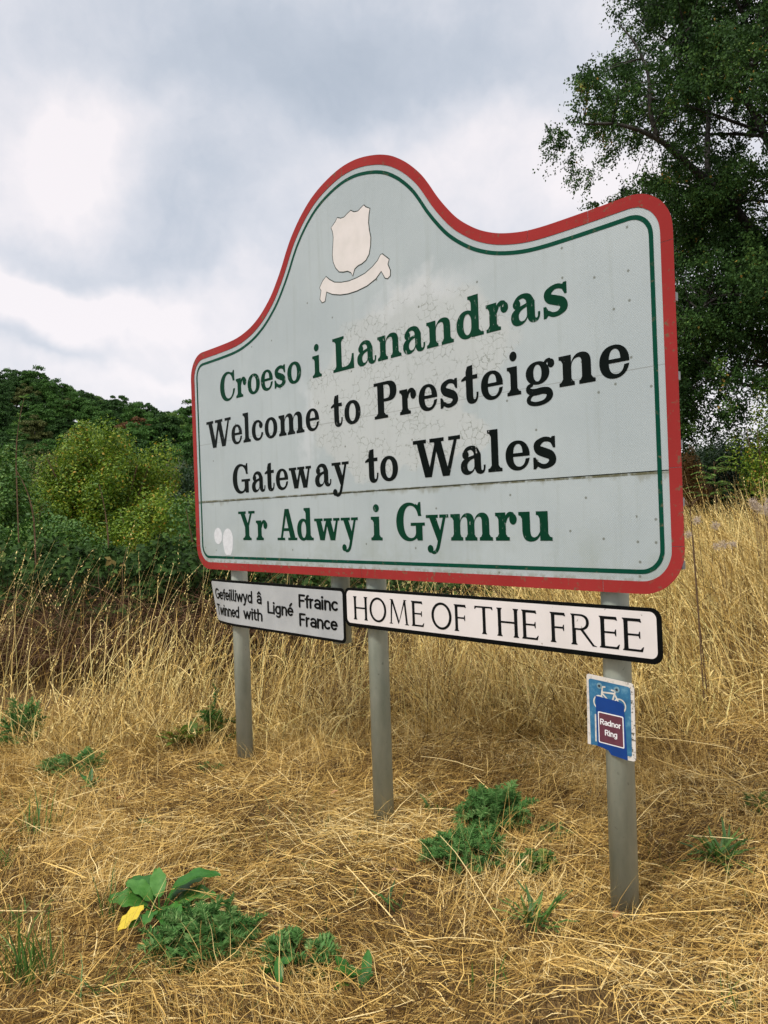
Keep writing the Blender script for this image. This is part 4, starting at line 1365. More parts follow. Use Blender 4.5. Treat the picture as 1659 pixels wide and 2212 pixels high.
def build_sprig():
    """the light upright sprig in the left-edge bush and long bramble shoots"""
    r = np.random.default_rng(50)
    for i, (px, py, Y, h, lb) in enumerate(((35, 1010, 10.6, 1.0, 'light green upright shoot rising at the left picture edge'), (235, 1190, 8.6, .9, 'pale leafy bramble shoot arching before the yellow-green bush'), (75, 1150, 8.4, .8, 'pale bramble shoot near the left picture edge'))):
        b = at(px, py, Y)
        t = thing('leafy_shoot', lb, 'plant', (b.x, Y, b.z - .9))
        g = Geo()
        lean = (.25, -.15, -.3)[i]
        pts = [np.array([lean * f * f * .6, 0, .9 + h * f - (.0, .12, .1)[i] * f * f]) for f in np.linspace(0, 1, 9)]
        g.tube([np.array([0, 0, -.3])] + pts, [.009] * 5 + [.006] * 3 + [.004] * 2, 5)
        pos, d = [], []
        for q in range(1, 9):
            for _ in range(7 if i == 0 else 3):
                a = r.uniform(0, 6.28)
                pos.append(pts[q] + r.normal(0, .015, 3)); d.append((math.cos(a), math.sin(a), r.uniform(-.2, .6)))
        N = len(pos)
        V, Fq, rr = leaves(np.array(pos), np.array(d), np.tile([0, 0, 1.], (N, 1)) + r.normal(0, .4, (N, 3)), r.uniform(.05, .11, N), r.uniform(.02, .04, N), r.uniform(0, 1, N), fold=.05)
        mesh_obj('foliage', V, Fq, M_ash if i == 0 else M_midgreen, t, rnd=rr)
        g.build('stem', M_stalk, t)


build_sprig()


def trifoliate(pos, d, nn, size, r):
    """three leaflets per stalk end"""
    d = unit(d); s = unit(np.cross(d, nn))
    P, D, L = [pos], [d], [size]
    for sg in (-1, 1):
        P.append(pos); D.append(unit(d * .35 + s * sg)); L.append(size * .85)
    P, D, L = np.concatenate(P), np.concatenate(D), np.concatenate(L)
    N3 = np.concatenate([nn] * 3)
    N = len(P)
    return P, D, N3 + r.normal(0, .18, N3.shape), L


def build_brambles():
    spots = [(40, 8.9, 1.15, 1.36, 'bramble thicket with broad dark leaves at the left picture edge'), (190, 8.6, 1.1, 1.22, 'bramble thicket with broad blue-green leaves below the yellow-green bush'),
             (345, 8.5, 1.05, 1.30, 'bramble thicket just left of the welcome sign'), (500, 8.7, 1.05, 1.25, 'bramble thicket seen beneath the left end of the sign'),
             (680, 9.2, 1.1, 1.1, 'bramble thicket behind the twin town plate'), (860, 10.2, 1.2, 1.0, 'bramble thicket behind the middle post'), (1060, 10.6, 1.2, 1.05, 'low bramble thicket behind the slogan plate')]
    for i, (px, Y, rx, ztop, lb) in enumerate(spots):
        r = np.random.default_rng(60 + i)
        p = at(px, 1106, Y)
        z0 = float(H(p.x, Y))
        t = thing('bramble_bush', lb, 'bramble', (p.x, Y, z0))
        h = ztop - z0 + .25
        n = 4600 if i < 4 else 2200
        pos, nr = lumpy(r, (0, 0, h * .48), (rx, .75, h * .54), n, 70, .22, .3, low=-.6)
        pos = pos[pos[:, 2] > .25]; nr = unit(r.normal(0, .5, pos.shape) + np.array([0, -.75, .75]))
        d = unit(np.stack([r.normal(0, 1, len(pos)), r.normal(-.3, .6, len(pos)), r.normal(-.35, .4, len(pos))], -1))
        P, D, N3, L = trifoliate(pos, d, nr, r.gamma(5, .0115, len(pos)).clip(.022, .10), r)
        lo = np.tile(np.clip(r.normal(.45, .22, len(pos)), 0, .93), 3)
        V, Fq, rr = leaves(P, D, N3, L, L * .68, lo, fold=.05)
        mesh_obj('foliage', V, Fq, M_bramble, t, rnd=rr)
        # dead canes: a brown tangle low down in front
        nc = 2200 if i < 4 else 700
        base = np.stack([r.uniform(-rx, rx, nc), r.uniform(-.95, .35, nc), r.uniform(0, .25, nc)], -1)
        v1 = blades(base, r.uniform(0, 6.28, nc), r.uniform(.1, .8, nc), r.uniform(.3, 1.9, nc), r.uniform(.5, 1.25, nc) * min(1, h / 1.5), r.uniform(.003, .009, nc), 6, np.clip(r.normal(.5, .3, nc), 0, 1), kink=.08, taper=.6)
        mesh_obj('cane_tangle', v1[0], v1[1], M_cane, t, rnd=v1[2])


build_brambles()


def build_dead_tree():
    r = np.random.default_rng(70)
    b = at(392, 960, 60)
    t = thing('dead_tree', 'bare pale dead tree in front of the wood beside the sign', 'tree', (b.x, 60, -2.6))
    g = Geo()

    def grow(p, d, L, rad, lv):
        pts = [p]
        for k in range(4):
            d = (d + Vector(r.normal(0, .16, 3)) + Vector((0, 0, .05))).normalized()
            p = p + d * L / 4
            pts.append(p)
        g.tube(pts, [rad, rad * .9, rad * .78, rad * .66, rad * .5], 5)
        if lv:
            for _ in range(4):
                q = pts[r.integers(2, 5)]
                nd = (d + Vector(r.normal(0, .75, 3))).normalized()
                nd.z = abs(nd.z) * .8 + .1
                grow(q, nd.normalized(), L * r.uniform(.5, .75), rad * .5, lv - 1)
    grow(Vector((0, 0, -.3)), Vector((.05, 0, 1)), 4.6, .11, 3)
    g.build('branches', mat_plain('dead_wood', (.27, .26, .22), .8, .2), t)


build_dead_tree()


# ------------------------------------------------------------------ the birch on the right
def build_birch():
    r = np.random.default_rng(80)
    YT = 16.0
    base = at(1716, 1106, YT)
    bx = base.x
    zg = .35
    t = thing('birch_tree', 'tall dense birch tree filling the right side above the sign corner', 'tree', (bx, YT, zg))

    def px2(px, py, dy=0.0):
        q = at(px, py, YT + dy)
        return np.array([q.x - bx, q.y - YT, q.z - zg])
    prof = np.array([(3.0, 1.55), (3.4, 2.15), (4.2, 2.45), (5.2, 2.6), (6.4, 2.55), (7.2, 2.05), (7.7, 2.2), (8.1, 3.1), (8.6, 3.9), (9.1, 4.1), (9.6, 4.4), (10.1, 4.4), (10.6, 4.2), (10.95, 3.6), (11.2, 3.3), (11.6, 3.6), (12.2, 3.5), (13.0, 3.5), (14.5, 2.9), (16.0, 1.8), (17.2, .5)])
    prof[:, 0] -= zg
    prof[:, 1] += np.where(prof[:, 0] > 8, .28, .46)

    def Rz(z): return np.interp(z, prof[:, 0], prof[:, 1], left=0, right=0)
    # limbs
    g = Geo()
    trunk = [np.array([0.05, 0, -.3]), np.array([-.02, 0, 3]), px2(1710, 600), px2(1712, 420), px2(1716, 250), px2(1706, 100), px2(1696, -60), px2(1700, -300)]
    g.tube(trunk, [.24, .21, .18, .155, .125, .09, .06, .02], 10)
    limbs = []
    vis = [([px2(1708, 600), px2(1620, 490, -.3), px2(1545, 405, -.6), px2(1480, 350, -.8), px2(1420, 300, -1.0), px2(1340, 270, -1.1), px2(1262, 268, -1.1)], .11),
           ([px2(1420, 300, -1.0), px2(1405, 240, -1.1), px2(1400, 160, -1.2), px2(1372, 95, -1.2), px2(1335, 50, -1.2)], .055),
           ([px2(1530, 395, -.5), px2(1528, 300, -.4), px2(1530, 220, -.3), px2(1500, 120, -.2), px2(1470, 40, -.1)], .07),
           ([px2(1712, 420), px2(1630, 250, .5), px2(1560, 140, .8), px2(1480, 110, 1.0), px2(1400, 60, 1.1)], .085),
           ([px2(1708, 620), px2(1600, 625, -.4), px2(1540, 650, -.6), px2(1480, 690, -.8)], .07),
           ([px2(1708, 720), px2(1590, 720, .3), px2(1530, 770, .5), px2(1490, 860, .6)], .06),
           ([px2(1708, 800), px2(1610, 790, -.3), px2(1570, 820, -.5)], .04),
           ([px2(1714, 250), px2(1650, 130, -.8), px2(1600, 20, -1.2), px2(1560, -80, -1.4)], .07)]
    for pts, rad in vis:
        pts = [np.asarray(q) for q in catmull(pts, 4)]
        n = len(pts)
        g.tube(pts, [rad * (1 - .8 * k / (n - 1)) for k in range(n)], 7)
        limbs.append(np.array(pts))
    for k in range(26):
        z = r.uniform(3.2, 15)
        a = r.uniform(-1.6, 4.7)
        L = max(Rz(z), .6) * r.uniform(.6, .9)
        f = np.interp(z, [q[2] for q in trunk], range(len(trunk)))
        i = min(int(f), len(trunk) - 2)
        s = trunk[i] + (trunk[i + 1] - trunk[i]) * (f - i)
        pts = []
        for q in np.linspace(0, 1, 7):
            pts.append(s + np.array([math.cos(a) * L * q, math.sin(a) * L * q, L * .55 * q - L * .15 * q * q]) + r.normal(0, .05, 3) * q)
        g.tube(pts, [.05 * (1 - .8 * q) for q in np.linspace(0, 1, 7)], 6)
        limbs.append(np.array(pts))
    LP = np.concatenate([l[len(l) // 4:] for l in limbs] + [np.array(trunk[3:])])
    # spray centres through the crown
    M = []
    while len(M) < 640:                          # boughs: clumps of sprays with gaps between them
        z = r.uniform(2.8, 16.8)
        a = r.uniform(0, 2 * np.pi)
        side = math.cos(a)                       # +1 = away to the right, outside the picture
        if side > .35 and r.uniform() < .55: continue
        if z < 4.2 and side > -.72: continue     # the skirt hangs lowest on the left, sky shows beneath the rest
        Rm = Rz(z) * (1 + .08 * math.sin(3 * a + z * 1.7) + .06 * math.sin(7 * a - z * 2.3))
        q = Rm * math.sqrt(r.uniform(.03 if z > 4.2 else .5, 1)) * .95
        c = np.array((math.cos(a) * q, math.sin(a) * q, z))
        if M and np.min(np.linalg.norm(np.array(M) - c, axis=1)) < .32: continue
        M.append(c)
    M = np.array(M)
    C = np.repeat(M, 5, 0) + r.normal(0, 1, (len(M) * 5, 3)) * np.array([.27, .27, .20])
    # branchlets from the nearest limb point
    for c in C[::2]:
        dd = np.linalg.norm(LP - c, axis=1) + np.maximum(LP[:, 2] - c[2], 0) * .6
        s = LP[np.argmin(dd)]
        if np.linalg.norm(s - c) > 1.5: continue
        m_ = (s + c) / 2 + np.array([0, 0, .12 * np.linalg.norm(s - c)]) + r.normal(0, .04, 3)
        g.tube([s, m_, c], [.014, .009, .004], 4, cap=False)
    g.build('trunk', M_bark, t, smooth=True)
    # leaves on drooping twigs
    K, Q = 9, 20
    nC = len(C)
    td = unit(r.normal(0, 1, (nC, K, 3)) + C[:, None, :] * np.array([.12, .12, 0]) + np.array([0, 0, -.35]))
    tl = r.uniform(.22, .55, (nC, K))
    f = r.uniform(.1, 1, (nC, K, Q))
    P = C[:, None, None, :] + td[:, :, None, :] * (tl[:, :, None] * f)[..., None]
    P[..., 2] -= (tl[:, :, None] * f) ** 2 * .55
    P += r.normal(0, .032, P.shape)
    P = P.reshape(-1, 3)
    N = len(P)
    d = unit(r.normal(0, .7, (N, 3)) + np.array([0, 0, -.7]))
    nn = r.normal(0, 1, (N, 3))
    ln = r.uniform(.040, .072, N)
    shade = np.clip(np.repeat(r.normal(.42, .16, nC), K * Q) + r.normal(0, .16, N), 0, .985)
    shade[r.uniform(0, 1, N) < .004] = 1.0
    V, Fq, rr = leaves(P, d, nn, ln, ln * .72, shade, fold=.05)
    mesh_obj('crown', V, Fq, M_birch, t, rnd=rr)
    return N


NBIRCH = build_birch()


# ------------------------------------------------------------------ dry grass: stuff
def field_noise(x, y, s, seed):
    q = np.random.default_rng(seed)
    v = np.zeros_like(x)
    for k in range(7):
        a = q.uniform(0, 6.28); f = s * q.uniform(.5, 2.0)
        v += np.sin((np.cos(a) * x + np.sin(a) * y) * f + q.uniform(0, 6.28))
    return v / 2.6


POSTS = [Vector((0, 4, 0)) + U * x + BACK * .092 for x in (1.3035, -.182, -1.622)]


def clear_posts(x, y, rad):
    k = np.ones(len(x), bool)
    for p in POSTS: k &= (x - p.x) ** 2 + (y - p.y) ** 2 > rad * rad
    return k


PLANTS = []


def clear_plants(x, y):
    """most straw is pushed aside where a green plant grows"""
    k = np.ones(len(x), bool)
    for px, py, rad in PLANTS:
        d2 = ((x - px) ** 2 + (y - py) ** 2) / (rad * rad)
        k &= (d2 > 1) | (R.uniform(0, 1, len(x)) < .10 + .5 * d2)
    return k


def wedge(n, y0, y1, marg=.5, k=.60):
    """points spread evenly over the ground the picture can see, plus a margin"""
    y = R.uniform(y0, y1, n * 3)
    x = R.uniform(-1, 1, n * 3) * (k * y1 + marg)
    ok = np.abs(x) < k * y + marg
    return x[ok][:n], y[ok][:n]


def build_litter():
    # flattened straw
    parts = []
    x, y = wedge(128000, 1.5, 6.6)
    dens = field_noise(x, y, 4.0, 3)
    k = (R.uniform(0, 1, len(x)) < sstep(dens, -1.15, -.1) * .5 + .5) & clear_posts(x, y, .075) & clear_plants(x, y)
    x, y = x[k], y[k]
    n = len(x)
    az = field_noise(x, y, 1.3, 4) * 1.9 + R.normal(0, .75, n) + np.where(R.uniform(0, 1, n) < .5, np.pi, 0)
    L = R.gamma(2.4, .041, n).clip(.03, .38)
    z = H(x, y) + R.uniform(.0, .055, n)
    base = np.stack([x - np.cos(az) * L * .45, y - np.sin(az) * L * .45, z], -1)
    tilt = np.radians(R.normal(78, 12, n)).clip(.6, 1.75)
    bend = np.radians(R.normal(16, 16, n))
    w = R.uniform(.0018, .0050, n)
    rn = np.clip(R.normal(.50, .33, n) + .18 * field_noise(x, y, 5.0, 12), 0, 1)
    parts.append(blades(base, az, tilt, bend, L, w, 4, rn, kink=.06, taper=.55)[:3])
    V, Fq, rr = join(parts)
    tag(mesh_obj('straw_litter', V, Fq, M_straw, rnd=rr), 'flattened dry golden straw lying on the verge', 'straw', kind='stuff')
    # standing stubble and short dry grass
    x, y = wedge(105000, 1.5, 6.2)
    dens = field_noise(x, y, 2.6, 8)
    k = (R.uniform(0, 1, len(x)) < sstep(dens, -1.0, .7) * .75 + .25) & clear_posts(x, y, .07) & clear_plants(x, y)
    x, y = x[k], y[k]
    n = len(x)
    az = field_noise(x, y, 2.2, 9) * 2.2 + R.normal(0, .9, n)
    L = R.gamma(4, .033, n).clip(.04, .34) * (1 + .3 * sstep(y, 4, 6))
    base = np.stack([x, y, H(x, y) - .01], -1)
    v = blades(base, az, np.radians(np.abs(R.normal(26, 18, n))), np.radians(np.abs(R.normal(38, 28, n))), L, R.uniform(.0016, .0042, n), 4, np.clip(R.normal(.52, .25, n) + .15 * field_noise(x, y, 4.0, 13), 0, 1), kink=.04)
    tag(mesh_obj('dry_stubble', v[0], v[1], M_straw, rnd=v[2]), 'short dry grass standing in tufts on the verge', 'dry grass', kind='stuff')
    # stray green shoots coming up through the straw
    x, y = wedge(5200, 1.6, 6.5)
    k = field_noise(x, y, 2.2, 15) > .55
    x, y = x[k], y[k]
    n = len(x)
    v = blades(np.stack([x, y, H(x, y)], -1), R.uniform(0, 6.28, n), np.abs(R.normal(.35, .25, n)), R.uniform(.1, 1.0, n), R.uniform(.05, .15, n), R.uniform(.002, .006, n), 4, np.clip(R.normal(.5, .25, n), 0, 1), kink=.04)
    tag(mesh_obj('green_shoots', v[0], v[1], M_ggrass, rnd=v[2]), 'thin green shoots scattered through the dry straw', 'grass', kind='stuff')
    # a few long pale stalks lying across everything
    x, y = wedge(150, 1.7, 6.0)
    n = len(x)
    az = R.uniform(0, 6.28, n); L = R.uniform(.3, .75, n)
    base = np.stack([x - np.cos(az) * L / 2, y - np.sin(az) * L / 2, H(x, y) + R.uniform(.04, .12, n)], -1)
    v = blades(base, az, np.radians(R.normal(86, 6, n)), np.radians(R.normal(6, 8, n)), L, R.uniform(.003, .0062, n), 5, np.clip(R.normal(.85, .12, n), 0, 1), kink=.015, taper=.3, twist=R.normal(0, .4, n))
    tag(mesh_obj('straw_stalks', v[0], v[1], M_straw, rnd=v[2]), 'long pale loose straws lying across the flattened grass', 'straw', kind='stuff')


def build_tall():
    parts = []

    def patch(n, xr, yr, hm, hs, lean, leanaz, dens_seed, lo, wid=(.0018, .0036), hue=.5, seeds=True, front=0.0):
        x, y = R.uniform(*xr, n), R.uniform(*yr, n)
        k = (R.uniform(0, 1, n) < sstep(field_noise(x, y, 1.6, dens_seed), -1.2, .6) * (1 - lo) + lo) & clear_posts(x, y, .1)
        k &= y > 5.25 + .35 * field_noise(x, y, 1.9, 77) + front
        x, y = x[k], y[k]
        m = len(x)
        grow = sstep(y, 5.0, 6.6) * .55 + .45
        L = np.clip(R.normal(hm, hs, m), .25, 1.75) * grow
        az = leanaz + R.normal(0, 1.0, m)
        base = np.stack([x, y, H(x, y) - .02], -1)
        tilt = np.abs(R.normal(lean, .24, m)) * np.where(R.uniform(0, 1, m) < .12, 2.2, 1.0); bend = np.abs(R.normal(.3, .35, m))
        rn = np.clip(R.normal(hue, .33, m), 0, .9)
        v = blades(base, az, tilt, bend, L, R.uniform(*wid, m), 6, rn, kink=.022, taper=.65)
        parts.append(v[:3])
        P = v[4]
        # seed heads on part of the stems
        if seeds:
            s = np.where(R.uniform(0, 1, m) < .42)[0]
            q = 9
            f = np.linspace(.80, 1.0, q)
            idx = f * 6
            i0 = np.minimum(idx.astype(int), 5); fr = idx - i0
            pp = P[s][:, i0] * (1 - fr)[None, :, None] + P[s][:, i0 + 1] * fr[None, :, None]
            dirn = unit(P[s][:, -1] - P[s][:, -2])[:, None, :] + R.normal(0, .35, pp.shape)
            pp = pp.reshape(-1, 3); dirn = dirn.reshape(-1, 3)
            parts.append(leaves(pp, dirn, R.normal(0, 1, pp.shape), R.uniform(.014, .036, len(pp)), R.uniform(.005, .011, len(pp)), np.clip(np.repeat(rn[s], q) + R.normal(.12, .1, len(pp)), 0, .88)))
        # leaf blades curling off the stems
        s = np.where(R.uniform(0, 1, m) < .9)[0]
        b2 = P[s, R.integers(0, 4, len(s))]
        v = blades(b2, R.uniform(0, 6.28, len(s)), R.uniform(.2, .9, len(s)), R.uniform(.6, 2.0, len(s)), R.uniform(.10, .36, len(s)), R.uniform(.003, .010, len(s)), 4, np.clip(R.normal(hue - .08, .30, len(s)), 0, .9), kink=.06)
        parts.append(v[:3])
    # behind and left of the sign
    patch(3400, (-5.6, 1.2), (5.2, 7.4), .74, .24, .26, 0.4, 31, .05, (.003, .0085), hue=.52)
    patch(4200, (-5.2, 2.6), (4.9, 6.3), .42, .18, .55, 2.6, 32, .10, (.003, .008), hue=.55)
    # behind the slogan plate and right of the sign, on the rising bank
    patch(4600, (.2, 5.6), (5.0, 8.0), .86, .24, .42, 2.9, 33, .10, (.003, .009), hue=.52)
    patch(5200, (1.6, 7.2), (6.6, 10.5), .98, .22, .40, 2.9, 34, .15, (.004, .010), hue=.6)
    patch(5200, (2.6, 8.5), (9.2, 12.5), .98, .2, .30, 2.9, 35, .2, (.005, .010), hue=.6)
    patch(1500, (-6.0, 3.0), (7.4, 9.0), .7, .2, .2, 0.5, 36, .05, (.0025, .0045), hue=.5)
    # scattered tall stems standing clear
    patch(330, (-5.0, -1.0), (5.6, 7.6), 1.40, .18, .16, .5, 37, .6, (.003, .005), hue=.75)
    patch(260, (2.2, 6.5), (6.0, 10.0), 1.45, .16, .20, 2.9, 38, .6, (.003, .005), hue=.75)
    patch(1100, (1.0, 7.0), (5.4, 9.0), 1.05, .2, .42, 2.9, 39, .4, (.006, .011), hue=.82)
    patch(800, (-5.0, 2.5), (5.2, 7.0), .8, .25, .36, .8, 40, .3, (.005, .010), hue=.8)
    V, Fq, rr = join(parts)
    tag(mesh_obj('tall_dry_grass', V, Fq, M_tall, rnd=rr), 'tall dry seeding grass growing behind the sign', 'dry grass', kind='stuff')


# ------------------------------------------------------------------ green plants and small things on the verge
def g_at(px, py):
    p = on_ground(px, py, .0)
    for _ in range(3):
        z = float(H(p.x, p.y))
        p = on_ground(px, py, z)
    return p


def feathery(px, py, wid, hgt, n, label, seed, m=M_thistle, name='thistle_plant', up=.55, broad=1.0, cat='weed'):
    """many deeply cut crinkled leaves; wid and hgt in metres"""
    r = np.random.default_rng(seed)
    p = g_at(px, py)
    PLANTS.append((p.x, p.y, wid * .5))
    t = thing(name, label, cat, p)
    parts = []
    for k in range(int(n * 1.9)):
        a = r.uniform(0, 6.28)
        q = math.sqrt(r.uniform(0, 1)) * wid * .42
        b = np.array([math.cos(a) * q, math.sin(a) * q * .8, r.uniform(0, hgt * .6) * (1 - (q / wid) * 1.2)])
        a2 = a + r.normal(0, .6)
        L = r.uniform(.6, 1.1) * (hgt * .38 + wid * .12)
        el = r.uniform(.15, 1.35) * up * 1.6
        S_ = 11
        f = np.linspace(0, 1, S_)
        ang = np.pi / 2 - el + f * r.uniform(.2, 1.2)
        hx = np.cumsum(np.sin(ang)) * L / S_; hz = np.cumsum(np.cos(ang)) * L / S_
        P = b + np.stack([np.cos(a2) * hx, np.sin(a2) * hx, hz], -1)
        tan = unit(np.gradient(P, axis=0))
        sd = unit(np.cross(tan, [0, 0, 1.0]) + 1e-6)
        upv = np.cross(sd, tan)
        size = L * .30 * np.sin(np.pi * (f * .8 + .15)) * broad
        pos, d, nn, ln = [], [], [], []
        for sg in (-1, 1):
            for j in range(1, S_):
                for sub in range(3):
                    pos.append(P[j] + tan[j] * sub * L / S_ * .33)
                    d.append(sd[j] * sg + tan[j] * r.uniform(.2, .8) + upv[j] * r.uniform(-.3, .9))
                    nn.append(upv[j] + r.normal(0, .5, 3)); ln.append(size[j] * r.uniform(.6, 1.2))
        pos, d, nn, ln = map(np.array, (pos, d, nn, ln))
        hue = np.clip(r.normal(.45, .2) + r.normal(0, .14, len(ln)), 0, 1)
        parts.append(leaves(pos, d, nn, ln, ln * .26 * broad, hue, fold=.12))
        parts.append(leaves(P[:-1], P[1:] - P[:-1], upv[:-1], np.full(S_ - 1, L / S_ * 1.3), np.full(S_ - 1, .006), np.full(S_ - 1, .85)))
    V, Fq, rr = join(parts)
    mesh_obj('leaves', V, Fq, m, t, rnd=rr)
    return t


def leaf_surface(L, W, az, el, bend, r, cup=.18, wave=.006, nu=12, nv=7):
    """a broad leaf as a curved sheet with a sunken midrib"""
    f = np.linspace(0, 1, nu)
    wid = W * .5 * np.sin(np.pi * (f * .97 + .015) ** .85) ** .6
    ang = np.pi / 2 - el + bend * f
    hx = np.concatenate([[0], np.cumsum(np.sin(ang[:-1]))]) * L / (nu - 1)
    hz = np.concatenate([[0], np.cumsum(np.cos(ang[:-1]))]) * L / (nu - 1)
    V = np.empty((nu, nv, 3))
    g = np.linspace(-1, 1, nv)
    for j, s in enumerate(g):
        y = wid * s
        z = hz + cup * wid * abs(s) + wave * np.sin(f * 17 + s * 3 + r.uniform(0, 1)) * abs(s)
        V[:, j, 0] = np.cos(az) * hx - np.sin(az) * y
        V[:, j, 1] = np.sin(az) * hx + np.cos(az) * y
        V[:, j, 2] = z
    i = (np.arange(nu - 1) * nv)[:, None] + np.arange(nv - 1)[None, :]
    Fq = np.stack([i, i + 1, i + nv + 1, i + nv], -1).reshape(-1, 4)
    return V.reshape(-1, 3), Fq


def build_dock():
    r = np.random.default_rng(90)
    p = g_at(345, 1985)
    PLANTS.append((p.x, p.y, .24))
    t = thing('dock_plant', 'dock plant with large glossy green leaves and one yellow leaf', 'weed', p)
    specs = [(3.05, .20, .16, .42, .55), (2.45, .20, .14, .65, .85), (2.75, .17, .10, .80, .9), (1.9, .15, .08, .85, .5), (.15, .30, .11, 1.0, 1.5), (.05, .22, .15, .50, .8), (-.35, .19, .15, .30, .6), (.6, .20, .11, .7, .9), (-1.1, .15, .07, .3, .5), (-1.6, .15, .06, .5, .9), (-2.0, .14, .055, .25, .4), (-.8, .16, .08, .6, 1.0)]
    g = Geo()
    for az, L, W, el, bend in specs:
        L, W = L * .88, W * .88
        st = .06
        V, Fq = leaf_surface(L, W, az, el, bend, r)
        o = np.array([math.cos(az) * st * math.cos(el), math.sin(az) * st * math.cos(el), .03 + st * math.sin(el)])
        mesh_obj('leaf', V + o, Fq, M_dock, t, rnd=np.full(len(V), r.uniform(.1, .95)), smooth=True)
        g.tube([(0, 0, 0), o * .6, o], [.005, .004, .003], 5)
    V, Fq = leaf_surface(.13, .07, -2.2, -.25, .35, r, cup=.05)
    o = mesh_obj('leaf', V + np.array([-.045, -.075, .10]), Fq, M_yellow, t, rnd=np.full(len(V), .6), smooth=True)
    o['label'] = 'withered bright yellow leaf'
    g.tube([(0, 0, 0.01), (-.02, -.03, .05), (-.045, -.075, .10)], [.004, .003, .002], 5)
    g.build('stalks', M_dock, t, rnd=True)


def rosette(px, py, n, L, W, label, seed, m=M_ggrass, name='plantain_plant', el=(.35, 1.2), cat='weed', bend=(.3, .9), az0=None, spread=3.14):
    r = np.random.default_rng(seed)
    p = g_at(px, py)
    PLANTS.append((p.x, p.y, L * .7))
    t = thing(name, label, cat, p + Vector((0, 0, .02)))
    vs, fs, rr, k0 = [], [], [], 0
    for k in range(n):
        az = r.uniform(0, 6.28) if az0 is None else az0 + r.normal(0, spread)
        V, Fq = leaf_surface(L * r.uniform(.6, 1.15), W * r.uniform(.7, 1.1), az, r.uniform(*el), r.uniform(*bend), r, cup=.35, wave=.004, nu=9, nv=5)
        V = V + np.array([r.normal(0, .03), r.normal(0, .025), .01])
        vs.append(V); fs.append(Fq + k0); rr.append(np.full(len(V), np.clip(r.normal(.4, .2), 0, 1))); k0 += len(V)
    mesh_obj('leaves', np.concatenate(vs), np.concatenate(fs), m, t, rnd=np.concatenate(rr), smooth=True)


def tuft(px, py, n, L, label, seed, wid=.05, lean=.2, w=.0105, hue=.45):
    L *= 1.15
    r = np.random.default_rng(seed)
    p = g_at(px, py)
    PLANTS.append((p.x, p.y, wid * 1.8))
    t = thing('grass_tuft', label, 'grass tuft', p)
    base = np.stack([r.normal(0, wid, n), r.normal(0, wid * .7, n), np.zeros(n)], -1)
    v = blades(base, r.uniform(0, 6.28, n), np.abs(r.normal(lean, .15, n)), r.uniform(.1, .9, n), r.uniform(.5, 1.1, n) * L, r.uniform(.6, 1.2, n) * w, 6, np.clip(r.normal(hue, .22, n), 0, 1), kink=.03, flat0=.8)
    mesh_obj('blades', v[0], v[1], M_ggrass, t, rnd=v[2])


